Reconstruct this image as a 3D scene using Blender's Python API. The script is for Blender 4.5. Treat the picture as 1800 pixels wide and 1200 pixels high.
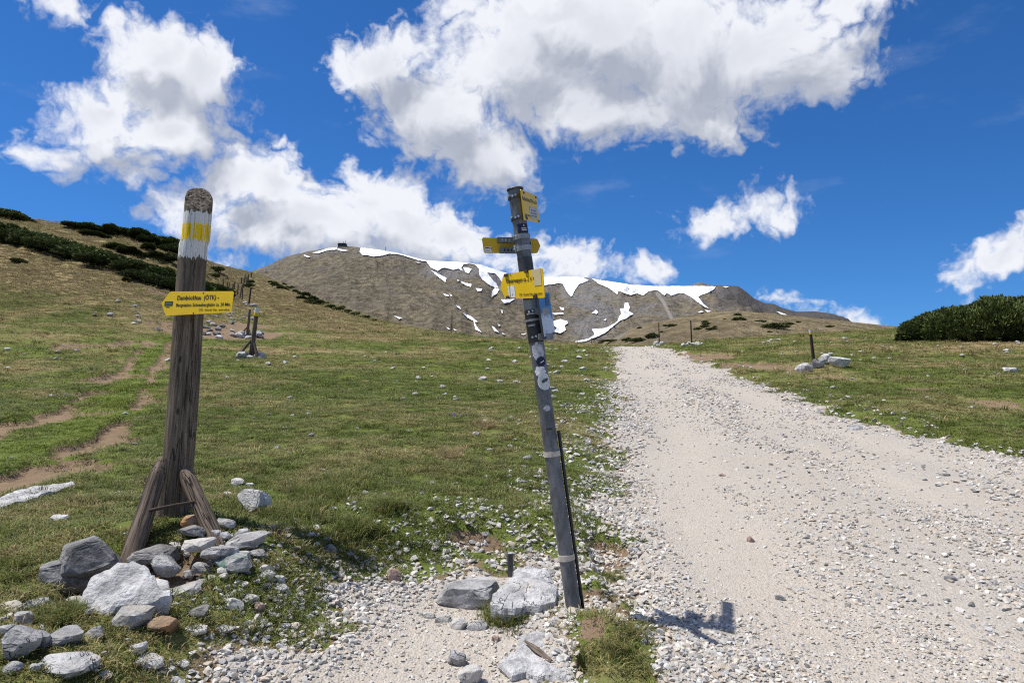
import bpy, bmesh, math, random
import numpy as np
from mathutils import Vector, Matrix, noise as mnoise, geometry as mgeo

for o in list(bpy.data.objects):
    bpy.data.objects.remove(o)
SC = bpy.context.scene
COL = SC.collection
R = math.radians
F, CX, CY, HC = 1200.0, 900.0, 610.0, 1.6      # photograph: focal length in pixels, horizon row, eye height

# ------------------------------------------------------------------ camera
cam_d = bpy.data.cameras.new('camera')
cam = bpy.data.objects.new('camera', cam_d)
COL.objects.link(cam)
cam_d.sensor_width = 36.0
cam_d.lens = 24.0
cam_d.shift_y = 10 / 1800
cam_d.clip_start = 0.05
cam_d.clip_end = 20000
cam.location = (0, 0, HC)
cam.rotation_euler = (R(90), 0, 0)
SC.camera = cam

# ------------------------------------------------------------------ exposure
SC.view_settings.view_transform = 'Standard'
SC.view_settings.look = 'None'
SC.view_settings.gamma = 1
SC.view_settings.exposure = 0.12
SC.view_settings.use_curve_mapping = False
SC.cycles.max_bounces = 6
SC.cycles.diffuse_bounces = 3
SC.cycles.transparent_max_bounces = 4
SC.cycles.use_denoising = False
SC.cycles.filter_width = 1.15
SC.cycles.sample_clamp_indirect = 4.0

# ------------------------------------------------------------------ sun
SHX, SHY = 0.475, -0.06                       # shadow offset per metre of height
SUN = Vector((-SHX, -SHY, 1)).normalized()
sun_d = bpy.data.lights.new('sun', 'SUN')
sun_d.energy = 4.8
sun_d.angle = R(0.53)
sun_d.color = (1.0, 0.955, 0.89)
sun = bpy.data.objects.new('sun', sun_d)
COL.objects.link(sun)
sun.location = (-40, -3, 80)
sun.rotation_euler = (-SUN).to_track_quat('-Z', 'Y').to_euler()

# ------------------------------------------------------------------ world: clear sky with cumulus
def pxdir(px, py):
    return Vector(((px - CX) / F, 1.0, (CY - py) / F)).normalized()

world = bpy.data.worlds.new('World')
SC.world = world
world.use_nodes = True
wt = world.node_tree
wt.nodes.clear()

class NT:
    """small helper for writing node trees"""
    def __init__(s, tree): s.t = tree
    def n(s, typ, ins=None, **kw):
        nd = s.t.nodes.new(typ)
        for k, v in kw.items(): setattr(nd, k, v)
        if ins:
            for k, v in ins.items():
                sock = nd.inputs[k]
                if isinstance(v, bpy.types.NodeSocket): s.t.links.new(v, sock)
                else: sock.default_value = v
        return nd
    def math(s, op, a, b=None, c=None, clamp=False):
        ins = {0: a}
        if b is not None: ins[1] = b
        if c is not None: ins[2] = c
        nd = s.n('ShaderNodeMath', ins, operation=op)
        nd.use_clamp = clamp
        return nd.outputs[0]
    def vmath(s, op, a, b=None, scale=None):
        ins = {0: a}
        if b is not None: ins[1] = b
        nd = s.n('ShaderNodeVectorMath', ins, operation=op)
        if scale is not None:
            if isinstance(scale, bpy.types.NodeSocket): s.t.links.new(scale, nd.inputs['Scale'])
            else: nd.inputs['Scale'].default_value = scale
        return nd.outputs['Value'] if op in ('LENGTH', 'DOT_PRODUCT', 'DISTANCE') else nd.outputs[0]
    def noise(s, vec, scale, detail=4, rough=0.55, dist=0.0, col=False):
        nd = s.n('ShaderNodeTexNoise', {'Vector': vec, 'Scale': scale, 'Detail': detail, 'Roughness': rough, 'Distortion': dist})
        return nd.outputs['Color' if col else 0]
    def mix(s, fac, a, b, blend='MIX'):
        nd = s.n('ShaderNodeMix', data_type='RGBA', blend_type=blend)
        nd.clamp_factor = True
        for i, v in ((0, fac), (6, a), (7, b)):
            if isinstance(v, bpy.types.NodeSocket): s.t.links.new(v, nd.inputs[i])
            elif i == 0: nd.inputs[0].default_value = v
            else: nd.inputs[i].default_value = (v[0], v[1], v[2], 1)
        return nd.outputs[2]
    def ramp(s, v, lo, hi, a=0.0, b=1.0, smooth=True):
        nd = s.n('ShaderNodeMapRange', {'Value': v, 'From Min': lo, 'From Max': hi, 'To Min': a, 'To Max': b})
        nd.interpolation_type = 'SMOOTHSTEP' if smooth else 'LINEAR'
        return nd.outputs[0]

BLOBS = [  # photograph pixel of the centre, radii in pixels, turn in degrees
    (85, 15, 62, 34, -20), (262, 95, 92, 62, 0), (345, 130, 84, 62, -15), (180, 185, 100, 52, 30),
    (105, 262, 60, 32, 0), (205, 268, 84, 40, -10), (300, 215, 84, 66, 0),
    (415, 300, 72, 52, -10), (500, 325, 92, 56, -20), (645, 352, 82, 54, 0), (715, 385, 104, 52, -15),
    (570, 395, 150, 62, 0), (800, 420, 104, 50, -25), (460, 400, 100, 46, 0), (295, 375, 46, 34, 0),
    (700, 450, 190, 40, -5), (985, 450, 62, 36, -15), (1112, 484, 58, 32, -10), (1030, 478, 80, 30, 0), (408, 462, 46, 20, 0), (880, 465, 70, 34, -10), (360, 350, 60, 40, 0),
    (690, 108, 104, 58, 5), (625, 118, 56, 42, 0), (770, 195, 126, 82, -25), (905, 110, 140, 104, 0),
    (1050, 85, 170, 118, 0), (1200, 95, 165, 112, 0), (1340, 90, 140, 96, 0), (1425, 138, 72, 52, 10),
    (1250, 205, 100, 54, -8), (1050, 190, 160, 62, 0), (850, 270, 76, 66, -15), (980, 30, 200, 80, 0),
    (1480, 8, 130, 34, 8),
    (1295, 392, 92, 28, 3), (1755, 452, 82, 46, 15), (1380, 528, 48, 17, -6), (1508, 557, 34, 17, -18), (502, 240, 22, 14, 0),
]
def cloud_group():
    g = bpy.data.node_groups.new('cloud_field', 'ShaderNodeTree')
    g.interface.new_socket('Vector', in_out='INPUT', socket_type='NodeSocketVector')
    g.interface.new_socket('Density', in_out='OUTPUT', socket_type='NodeSocketFloat')
    g.interface.new_socket('Body', in_out='OUTPUT', socket_type='NodeSocketFloat')
    N = NT(g)
    gi = g.nodes.new('NodeGroupInput'); go = g.nodes.new('NodeGroupOutput')
    v = gi.outputs[0]
    w = N.noise(v, 6.0, 1, 0.5, col=True)
    w = N.vmath('SCALE', N.vmath('SUBTRACT', w, (0.5, 0.5, 0.5)), scale=0.085)
    vw = N.vmath('ADD', v, w)
    w2 = N.noise(vw, 28.0, 2, 0.6, col=True)
    w2 = N.vmath('SCALE', N.vmath('SUBTRACT', w2, (0.5, 0.5, 0.5)), scale=0.045)
    vw = N.vmath('ADD', vw, w2)
    cur = None
    for px, py, rx, ry, rot in BLOBS:
        d = pxdir(px, py)
        k = d.y                                            # tangent units at that place of the sky
        right = Vector((0, 0, 1)).cross(d).normalized() * -1
        up = right.cross(d).normalized()
        c, s_ = math.cos(R(rot)), math.sin(R(rot))
        ax = right * c + up * s_
        az = up * c - right * s_
        m = Matrix((ax, d, az)).transposed()
        if m.determinant() < 0:
            m = Matrix((-ax, d, az)).transposed()
        mp = N.n('ShaderNodeMapping', {'Vector': vw, 'Location': d, 'Rotation': m.to_euler(), 'Scale': (rx / F * k, 1.0, ry / F * k)}, vector_type='TEXTURE')
        ln = N.vmath('LENGTH', mp.outputs[0])
        amp_ = min(1.0, max(0.38, min(rx, ry) / 62))
        if amp_ < 1: ln = N.math('MULTIPLY_ADD', ln, amp_, 1 - amp_ + 0.10 * (1 - amp_))
        cur = ln if cur is None else N.math('SMOOTH_MIN', cur, ln, 0.4)
    field = N.math('SUBTRACT', 1.0, cur)
    # the rest of the sky: the same kind of scattered cumulus, away from the part in view
    away = N.ramp(N.vmath('DOT_PRODUCT', v, (0, 0.94, 0.34)), 0.62, 0.78, 1.0, 0.0)
    up = N.n('ShaderNodeSeparateXYZ', {0: v}).outputs[2]
    flat = N.vmath('MULTIPLY', v, (1.0, 1.0, 1.6))
    oth = N.math('SUBTRACT', N.noise(flat, 2.3, 2, 0.5), 0.56)
    oth = N.math('MULTIPLY', oth, 4.5)
    oth = N.math('SUBTRACT', N.math('ADD', oth, 1.0), 1.0)
    oth = N.math('SUBTRACT', oth, N.math('MULTIPLY', N.math('SUBTRACT', 1.0, away), 4.0))
    field = N.math('MAXIMUM', field, oth)
    field = N.math('MINIMUM', N.math('ADD', field, 0.10), 1.0)
    lowd = N.math('MULTIPLY', N.math('SUBTRACT', N.noise(vw, 9.0, 2, 0.5), 0.5), 0.8)
    det = N.math('MULTIPLY', N.math('SUBTRACT', N.noise(v, 15.0, 8, 0.70), 0.5), 1.45)
    bil = N.math('ABSOLUTE', N.math('SUBTRACT', N.noise(vw, 17.0, 4, 0.55), 0.5))
    pf_ = N.math('MULTIPLY', N.math('SUBTRACT', bil, 0.09), 2.6)
    N.t.links.new(N.math('ADD', field, N.math('ADD', det, pf_)), go.inputs[0])
    N.t.links.new(N.math('ADD', field, N.math('ADD', lowd, N.math('MULTIPLY', pf_, 0.28))), go.inputs[1])
    return g
CG = cloud_group()
W = NT(wt)
tc = W.n('ShaderNodeTexCoord')
vdir = tc.outputs['Generated']
sky = W.n('ShaderNodeTexSky')
sky.sky_type = 'NISHITA'
sky.sun_disc = False
sky.sun_elevation = math.asin(SUN.z)
sky.sun_rotation = math.atan2(SUN.x, SUN.y)
sky.altitude = 1800
sky.air_density = 1.0
sky.dust_density = 0.25
sky.ozone_density = 2.0
lift = W.vmath('NORMALIZE', W.vmath('ADD', W.vmath('MULTIPLY', vdir, (1.0, 1.0, 0.93)), (0.0, 0.0, 0.11)))   # clear mountain air: little whitening at the horizon
wt.links.new(lift, sky.inputs['Vector'])
hsv = W.n('ShaderNodeHueSaturation', {'Saturation': 1.2, 'Value': 0.98, 'Color': sky.outputs[0]})
skyc = W.mix(1.0, hsv.outputs[0], (0.50, 0.88, 1.22), 'MULTIPLY')
def cl(vec):
    n = wt.nodes.new('ShaderNodeGroup'); n.node_tree = CG
    wt.links.new(vec, n.inputs[0])
    return n.outputs
d0 = cl(vdir)
d1 = cl(W.vmath('ADD', vdir, tuple(SUN * 0.065)))
alpha = W.ramp(d0[0], -0.20, 0.44)
alpha = W.math('MULTIPLY', W.math('POWER', alpha, 0.8), 0.98)
diff = W.math('ADD', W.math('SUBTRACT', d0[1], d1[1]), W.math('MULTIPLY', W.math('SUBTRACT', d0[0], d1[0]), 0.11))
lit = W.ramp(diff, -0.42, 0.46)
thick = W.ramp(d0[1], 0.25, 1.1, 0.0, 1.0)
lit = W.math('SUBTRACT', W.math('ADD', lit, 0.12), W.math('MULTIPLY', thick, 0.44), clamp=True)
ccol = W.mix(lit, (3.9, 4.25, 5.1), (8.3, 8.5, 9.0))
thin = W.noise(W.vmath('MULTIPLY', vdir, (1.0, 1.0, 3.0)), 5.0, 7, 0.6)
thin = W.ramp(thin, 0.56, 0.86, 0.0, 0.22)
skyc = W.mix(thin, skyc, (7.0, 7.6, 8.4))
fin = W.mix(alpha, skyc, ccol)
bg = W.n('ShaderNodeBackground', {'Color': fin, 'Strength': 0.1})
wo = W.n('ShaderNodeOutputWorld')
wt.links.new(bg.outputs[0], wo.inputs[0])
world.cycles.sampling_method = 'MANUAL'
world.cycles.sample_map_resolution = 512

# ------------------------------------------------------------------ numeric helpers
rng = np.random.default_rng(7)
def _hash(ix, iy, seed):
    h = (ix.astype(np.int64) * 374761393 + iy.astype(np.int64) * 668265263 + seed * 1442695041) & 0x7fffffff
    h = ((h ^ (h >> 13)) * 1274126177) & 0x7fffffff
    h = h ^ (h >> 16)
    return (h & 0xffff) / 65535.0
def vnoise(x, y, seed=0):
    x = np.asarray(x, float); y = np.asarray(y, float)
    ix = np.floor(x); iy = np.floor(y)
    fx = x - ix; fy = y - iy
    fx = fx * fx * (3 - 2 * fx); fy = fy * fy * (3 - 2 * fy)
    a = _hash(ix, iy, seed); b = _hash(ix + 1, iy, seed); c = _hash(ix, iy + 1, seed); d = _hash(ix + 1, iy + 1, seed)
    return (a + (b - a) * fx) * (1 - fy) + (c + (d - c) * fx) * fy
def fbm(x, y, seed=0, oct=4, gain=0.5):
    t = 0; a = 1; s = 0
    for i in range(oct):
        t = t + a * vnoise(x * 2 ** i + 17.3 * i, y * 2 ** i - 9.1 * i, seed + i); s += a; a *= gain
    return t / s
def sstep(a, b, x):
    t = np.clip((x - a) / (b - a), 0, 1)
    return t * t * (3 - 2 * t)

def base_z(y):
    y = np.clip(y, 0, 60)
    return 1.6 * (y / 60.0) ** 1.5
def on_base(px, py):
    lo, hi = 1.0, 60.0
    for _ in range(50):
        m = 0.5 * (lo + hi)
        if CY + F * (HC - float(base_z(np.array(m)))) / m > py: lo = m
        else: hi = m
    return ((px - CX) / F * lo, lo)

# ------------------------------------------------------------------ gravel areas (world polygons)
LEFT_EDGE = [(1128, 1400), (1128, 1200), (1118, 1120), (1105, 1040), (1095, 985), (1075, 920), (1080, 850), (1082, 780), (1085, 720), (1088, 670), (1087, 640), (1082, 622), (1076, 611)]
RIGHT_EDGE = [(1150, 611), (1185, 622), (1245, 645), (1320, 672), (1400, 702), (1500, 738), (1610, 765), (1800, 800), (2300, 900), (2800, 1100)]
path_poly = [on_base(*p) for p in LEFT_EDGE] + [on_base(*p) for p in RIGHT_EDGE] + [(9.0, -8.0), (0.6, -8.0)]
fore_poly = [on_base(*p) for p in [(390, 1260), (475, 1185), (550, 1130), (610, 1085), (670, 1045), (730, 1015), (810, 992), (930, 985), (1000, 990), (1000, 1040), (985, 1080), (1020, 1150), (1010, 1300), (1150, 1500)]] + [(0.7, -8.0), (-2.0, -8.0)]
def sdist(x, y, poly):
    """signed distance, positive inside"""
    x = np.asarray(x, float); y = np.asarray(y, float)
    best = np.full(x.shape, 1e9); inside = np.zeros(x.shape, bool)
    n = len(poly)
    for i in range(n):
        ax, ay = poly[i]; bx, by = poly[(i + 1) % n]
        dx, dy = bx - ax, by - ay
        t = np.clip(((x - ax) * dx + (y - ay) * dy) / (dx * dx + dy * dy + 1e-12), 0, 1)
        best = np.minimum(best, (x - ax - t * dx) ** 2 + (y - ay - t * dy) ** 2)
        c = (ay > y) != (by > y)
        with np.errstate(divide='ignore', invalid='ignore'):
            xi = ax + (y - ay) * dx / (dy if dy != 0 else 1e-12)
        inside ^= c & (x < xi)
    d = np.sqrt(best)
    return np.where(inside, d, -d)
def gravel_sd(x, y):
    """positive on bare gravel (metres from its edge), before the ragged edge noise"""
    return np.maximum(sdist(x, y, path_poly), sdist(x, y, fore_poly) - 0.03)
def rut_field(x, y):
    """1 in the two packed wheel lanes of the track, 0 on the loose ridges"""
    po = sdist(x, y, path_poly) + (fbm(x * 0.5, y * 0.35, 91, 3) - 0.5) * 1.3
    r = 0.5 - 0.5 * np.cos(2 * np.pi * (po - 0.05) / 2.15)
    r = r * sstep(-0.1, 0.5, po)
    fo = sstep(0.0, 0.5, sdist(x, y, fore_poly)) * (sdist(x, y, path_poly) < 0)
    return np.clip(np.maximum(r, fo * 0.95) * (0.45 + 1.1 * fbm(x * 0.7, y * 0.5, 92, 3)), 0, 1)
def path_only_sd(x, y):
    return sdist(x, y, path_poly)
def ragged(x, y):
    r = np.hypot(x, y)
    return (fbm(x * 1.9, y * 1.9, 3, 4) - 0.5) * (0.8 + 0.05 * np.minimum(r, 24)) + (fbm(x * 8, y * 8, 4, 2) - 0.5) * 0.3

# ------------------------------------------------------------------ ground height
SKY_X = [-900, -300, 0, 100, 200, 262, 320, 385, 450, 480, 560, 660, 750, 850, 1000, 1075, 1150, 1250, 1400, 1530, 1600, 1700, 1800, 2200, 3000]
SKY_Y = [330, 360, 373, 392, 401, 416, 440, 464, 479, 490, 525, 561, 580, 594, 605, 609, 607, 599, 590, 581, 576, 570, 564, 560, 560]
SKY_R = [150, 150, 155, 150, 150, 150, 155, 185, 225, 215, 170, 130, 102, 82, 66, 60, 60, 62, 70, 76, 78, 80, 82, 85, 85]
_th = np.arctan2(np.array(SKY_X) - CX, F)
_er = (CY - np.array(SKY_Y)) / F * np.cos(_th)
_th = np.concatenate([[-math.pi, -2.4], _th, [1.7, 2.4, math.pi]])
_er = np.concatenate([[-0.02, 0.0], _er, [0.0, -0.02, -0.02]])
_rr = np.concatenate([[80, 100], np.array(SKY_R, float), [85, 80, 80]])
def ridge(th):
    e = np.interp(th, _th, _er); r = np.interp(th, _th, _rr)
    d = 0.004
    e = (e * 2 + np.interp(th - d, _th, _er) + np.interp(th + d, _th, _er)) / 4
    r = (r * 2 + np.interp(th - 3 * d, _th, _rr) + np.interp(th + 3 * d, _th, _rr)) / 4
    return e, r

DIRT = [  # photograph pixel, half sizes in pixels: bare trampled soil
    (75, 735, 62, 14), (205, 658, 30, 8), (262, 657, 22, 7), (245, 706, 26, 8), (172, 778, 34, 11), (70, 828, 66, 18),
    (200, 686, 20, 6), (130, 690, 20, 6), (230, 602, 16, 5), (1395, 650, 34, 3), (1450, 660, 40, 3), (1620, 682, 50, 3), (1720, 702, 50, 3.5), (1800, 716, 50, 3.5),
    (850, 950, 40, 6), (1080, 990, 46, 34), (1060, 1050, 40, 18), (1040, 1150, 24, 24), (140, 605, 26, 5),
    (330, 574, 60, 7), (420, 582, 70, 8), (1240, 625, 40, 5), (1330, 640, 40, 5), (300, 985, 90, 30), (110, 1060, 60, 16), (160, 1000, 60, 20), (30, 660, 26, 5), (285, 640, 24, 6), (430, 572, 40, 10), (380, 588, 40, 8)]
DIRTW = []; TRAILS = []
def _init_dirt():
  for px, py, hw, hh in DIRT:
    p = ground_at(px, py, False)
    a = ground_at(px, py + hh * 1.4, False).y; b = ground_at(px, py - hh * 1.4, False).y
    DIRTW.append((p.x, p.y, hw * 1.15 / F * p.y, min(max(0.5 * (b - a), 0.12), 6.0)))
def dirt_field(x, y):
    f = np.zeros(np.shape(x))
    w = (fbm(x * 1.7, y * 1.7, 31, 3) - 0.5)
    w2 = (fbm(x * 6, y * 6, 33, 2) - 0.5)
    gate = sstep(0.33, 0.45, fbm(x * 0.55, y * 0.55, 35, 3))
    for line, hw_ in TRAILS:
        for (ax, ay), (bx, by) in zip(line[:-1], line[1:]):
            dx, dy = bx - ax, by - ay
            t = np.clip(((x - ax) * dx + (y - ay) * dy) / (dx * dx + dy * dy), 0, 1)
            q = np.hypot(x - ax - t * dx, y - ay - t * dy) / (hw_ * (1 + 0.04 * ay)) + w * 1.4 + w2 * 0.7
            f = np.maximum(f, sstep(1.2, 0.8, q) * gate)
    for cx, cy, sx, sy in DIRTW:
        q = np.sqrt(((x - cx) / sx) ** 2 + ((y - cy) / sy) ** 2) + w * 1.5 + w2 * 0.6
        f = np.maximum(f, sstep(1.28, 0.85, q))
    return f
def lush_field(x, y):
    pts = LUSHP
    f = np.zeros(np.shape(x))
    for (ax, ay), (bx, by) in zip(pts[:-1], pts[1:]):
        dx, dy = bx - ax, by - ay
        t = np.clip(((x - ax) * dx + (y - ay) * dy) / (dx * dx + dy * dy), 0, 1)
        d = np.hypot(x - ax - t * dx, y - ay - t * dy)
        f = np.maximum(f, 0.8 * sstep(0.55 + 0.035 * ay, 0.1, d + (fbm(x * 1.3, y * 1.3, 51, 3) - 0.5) * 1.6))
    return f

def hgt(x, y, full=True):
    x = np.asarray(x, float); y = np.asarray(y, float)
    r = np.hypot(x, y); th = np.arctan2(x, y)
    e, Rr = ridge(th)
    b = base_z(y)
    bR = base_z(Rr * np.cos(th))
    zR = HC + e * Rr
    r0 = np.minimum(0.30 * Rr, 34.0)
    t = np.clip((r - r0) / (Rr - r0), 0, 1)
    z = b + (zR - bR) * t ** 1.55
    over = np.maximum(r - Rr, 0)
    z = z - np.minimum(0.002 * over ** 2, 0.16 * over)
    z = np.maximum(z, -32 + 0.0 * r)
    hill = np.clip((zR - bR) / 12.0, 0, 1) * t
    # meadow undulation
    und = (fbm(x * 0.16, y * 0.16, 11, 3) - 0.5) * 0.30 * sstep(4, 14, r) + (fbm(x * 0.9, y * 0.9, 12, 3) - 0.5) * 0.11
    near = r < 75
    bank = np.zeros(z.shape); inner = np.zeros(z.shape)
    if near.any():
        sd = gravel_sd(x[near], y[near])
        po = path_only_sd(x[near], y[near])
        fl = np.exp(-np.maximum(y[near] - 4, 0) / 22)
        bank[near] = 0.19 * sstep(0.0, 0.75, -sd) * fl + 0.10 * sstep(0.3, 2.2, -po) * fl * sstep(-0.3, 0.8, -sd)
        inner[near] = sstep(-0.1, 0.5, sd)
    und = und * (1 - 0.8 * inner)
    z = z + und + bank
    # terraces and hummocks on the slope
    ter = (fbm(x * 0.12 + y * 0.03, y * 0.34, 21, 4) - 0.5) * 1.9 + (0.5 - np.abs(fbm(x * 0.35, y * 0.7, 22, 3) - 0.5) * 3) * 0.75
    z = z + ter * hill * sstep(1.02, 0.85, r / Rr)
    lump = (fbm(x * 0.5, y * 0.9, 23, 3) - 0.5) * 0.35
    z = z + lump * sstep(14, 32, r) * sstep(90, 50, r) * (1 - inner)
    # rubble mound under the wooden post, grassy bank by the metal pole
    if full and near.any():
        rt = np.zeros(z.shape); rt[near] = rut_field(x[near], y[near]); z = z - 0.035 * rt * inner
    z = z + 0.17 * np.exp(-(((x + 2.22) / 0.62) ** 2 + ((y - 4.45) / 0.5) ** 2))
    z = z + 0.13 * np.exp(-(((x - 0.44) / 0.26) ** 2 + ((y - 3.70) / 0.42) ** 2))
    if full and near.any():
        dz = np.zeros(z.shape)
        dz[near] = -0.075 * dirt_field(x[near], y[near]) * np.minimum(1 + r[near] * 0.06, 2.5)
        z = z + dz * (1 - 0.9 * inner)
        z = z + (fbm(x * 5.5, y * 5.5, 41, 3) - 0.5) * 0.035 * (1 - inner) * sstep(30, 8, r)
    return z

_ys = np.geomspace(1.7, 420, 520)
def ground_at(px, py, full=True):
    """where the view through a pixel of the photograph meets the ground"""
    xs = (px - CX) / F * _ys
    zr = HC + (CY - py) / F * _ys
    d = zr - hgt(xs, _ys, False)
    k = np.argmax(d < 0)
    if not (d < 0).any(): k = len(_ys) - 1
    if k == 0: k = 1
    t = d[k - 1] / (d[k - 1] - d[k])
    Y = _ys[k - 1] + t * (_ys[k] - _ys[k - 1])
    X = (px - CX) / F * Y
    return Vector((X, Y, float(hgt(np.array([X]), np.array([Y]), full)[0])))
_tr = [([tuple(ground_at(*p, False))[:2] for p in q], w_) for q, w_ in (([(-80, 880), (60, 832), (150, 790), (205, 748), (248, 706), (270, 655), (300, 605), (335, 585)], 0.14), ([(-40, 775), (75, 736), (135, 704), (205, 656), (240, 622), (275, 598)], 0.14))]
_init_dirt()
TRAILS += _tr
LUSHP = [tuple(ground_at(*p, False))[:2] for p in [(-60, 828), (70, 785), (140, 748), (205, 705), (240, 668), (270, 625), (300, 592)]]
def meadow_xy(px, py):
    p = ground_at(px, py, False)
    return p.x, p.y
def at(px, py, Y):
    return Vector(((px - CX) / F * Y, Y, HC + (CY - py) / F * Y))
def gz(x, y):
    return float(hgt(np.array([x]), np.array([y]))[0])

# ------------------------------------------------------------------ object helpers
ORD = ['leftmost', 'second', 'third', 'fourth', 'fifth', 'sixth', 'seventh', 'eighth', 'ninth', 'tenth', 'eleventh', 'twelfth', 'thirteenth', 'fourteenth', 'fifteenth', 'sixteenth', 'seventeenth', 'eighteenth', 'nineteenth', 'twentieth', 'twenty-first', 'twenty-second', 'twenty-third', 'twenty-fourth', 'twenty-fifth']
def nth(i, what):
    return ORD[0] + ' ' + what if i == 0 else ORD[i] + ' from the left ' + what
def tag(o, label=None, cat=None, group=None, kind=None):
    if label: o['label'] = label
    if cat: o['category'] = cat
    if group: o['group'] = group
    if kind: o['kind'] = kind
    return o
def empty(name, loc, label, cat, group=None):
    o = bpy.data.objects.new(name, None)
    o.location = loc
    o.empty_display_size = 0.1
    COL.objects.link(o)
    return tag(o, label, cat, group)
def root_loc(p):
    while p.parent: p = p.parent
    return p.location
def mesh_np(name, V, Fc, smooth=True):
    me = bpy.data.meshes.new(name)
    V = np.asarray(V, np.float32)
    me.vertices.add(len(V)); me.vertices.foreach_set('co', V.ravel())
    if isinstance(Fc, np.ndarray):
        n, k = Fc.shape
        me.loops.add(n * k); me.loops.foreach_set('vertex_index', Fc.astype(np.int32).ravel())
        me.polygons.add(n); me.polygons.foreach_set('loop_start', np.arange(0, n * k, k, dtype=np.int32))
    else:
        tot = sum(len(f) for f in Fc)
        me.loops.add(tot); me.loops.foreach_set('vertex_index', [i for f in Fc for i in f])
        me.polygons.add(len(Fc))
        st = 0; ss = []
        for f in Fc: ss.append(st); st += len(f)
        me.polygons.foreach_set('loop_start', ss)
    me.update(calc_edges=True)
    me.validate()
    me.polygons.foreach_set('use_smooth', np.full(len(me.polygons), bool(smooth)))
    return me
def link(name, me, mat=None, parent=None, loc=None):
    o = bpy.data.objects.new(name, me)
    COL.objects.link(o)
    if mat is not None and len(me.materials) == 0: me.materials.append(mat)
    if parent is not None: o.parent = parent
    if loc is not None: o.location = loc
    return o
def part(name, V, Fc, mat, parent, smooth=False):
    """V in world coordinates; the part hangs under parent whose root sits at the thing's base"""
    V = np.asarray([tuple(v) for v in V], float) - np.array(root_loc(parent))
    return link(name, mesh_np(name, V, Fc, smooth), mat, parent)

def tube_vf(pts, rad, n=12, cap=True, wob=0.0, seed=0, start=0.0):
    pts = [Vector(p) for p in pts]
    V, Fc = [], []
    for i, p in enumerate(pts):
        d = (pts[min(i + 1, len(pts) - 1)] - pts[max(i - 1, 0)]).normalized()
        a = d.cross(Vector((0, 1, 0.02)))
        if a.length < 0.1: a = d.cross(Vector((1, 0, 0)))
        a.normalize(); b = d.cross(a).normalized()
        r = rad[i] if hasattr(rad, '__len__') else rad
        for k in range(n):
            t = 2 * math.pi * k / n + start
            rr = r * (1 + wob * mnoise.noise(Vector((math.cos(t) * 2.2 + seed, math.sin(t) * 2.2, i * 0.13))))
            V.append(p + a * math.cos(t) * rr + b * math.sin(t) * rr)
    for i in range(len(pts) - 1):
        for k in range(n):
            Fc.append((i * n + k, i * n + (k + 1) % n, (i + 1) * n + (k + 1) % n, (i + 1) * n + k))
    if cap:
        m = len(V); V += V[:n] + V[m - n:m]
        Fc.append(tuple(range(m, m + n))[::-1]); Fc.append(tuple(range(m + n, m + 2 * n)))
    return V, Fc
def wood_coords(o, a, b, off=0.0):
    """grain coordinates: across, across, along the piece from a to b"""
    rl = np.array(root_loc(o)); a = np.array(a) - rl; b = np.array(b) - rl
    me = o.data
    co = np.zeros(len(me.vertices) * 3); me.vertices.foreach_get('co', co); co = co.reshape(-1, 3)
    d = (b - a) / np.linalg.norm(b - a)
    x = np.cross(d, [0, 1, 0.02]); x /= np.linalg.norm(x); y = np.cross(d, x)
    q = co - a
    w = np.stack([q @ x + off, q @ y + off * 0.7, q @ d], -1)
    at_ = me.attributes.new('wc', 'FLOAT_VECTOR', 'POINT'); at_.data.foreach_set('vector', w.astype(np.float32).ravel())
    return o
def lerp_pts(a, b, n):
    a, b = Vector(a), Vector(b)
    return [a.lerp(b, i / (n - 1)) for i in range(n)]
def prism_vf(outline, M, y0, y1, bev=0.0):
    """outline in local x,z; extruded in local y from y0 (front) to y1"""
    n = len(outline)
    V = [M @ Vector((x, y0, z)) for x, z in outline] + [M @ Vector((x, y1, z)) for x, z in outline]
    Fc = [tuple(range(n)), tuple(range(n, 2 * n))[::-1]]
    for i in range(n):
        j = (i + 1) % n
        Fc.append((j, i, n + i, n + j))
    return V, Fc
def box_vf(M, x0, x1, y0, y1, z0, z1):
    return prism_vf([(x0, z0), (x1, z0), (x1, z1), (x0, z1)], M, y0, y1)
def join_vf(*items):
    V, Fc = [], []
    for v, f in items:
        o = len(V); V += list(v); Fc += [tuple(i + o for i in q) for q in f]
    return V, Fc
def frame(origin, xdir, zdir):
    x = Vector(xdir).normalized(); z = Vector(zdir)
    y = z.cross(x).normalized(); z = x.cross(y).normalized()
    M = Matrix((x, y, z)).transposed().to_4x4()
    M.translation = origin
    return M
def text_part(txt, size, M, mat, parent, width=None, align='LEFT', name='lettering'):
    cu = bpy.data.curves.new('lettering', 'FONT')
    cu.body = txt; cu.size = size; cu.align_x = align; cu.resolution_u = 3; cu.offset = size * 0.022
    o = bpy.data.objects.new('tmp_text', cu)
    COL.objects.link(o)
    dg = bpy.context.evaluated_depsgraph_get()
    me = bpy.data.meshes.new_from_object(o.evaluated_get(dg))
    bpy.data.objects.remove(o)
    co = np.zeros(len(me.vertices) * 3); me.vertices.foreach_get('co', co); co = co.reshape(-1, 3)
    if width and len(co):
        co[:, 0] *= width / max(co[:, 0].max() - min(co[:, 0].min(), 0), 1e-6)
    P = [M @ Vector((c[0], 0, c[1])) for c in co]
    rl = np.array(root_loc(parent))
    me.vertices.foreach_set('co', (np.array([tuple(p) for p in P]) - rl).ravel())
    me.materials.clear(); me.materials.append(mat)
    me.update()
    ob = bpy.data.objects.new(name, me)
    COL.objects.link(ob); ob.parent = parent
    return ob

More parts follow.
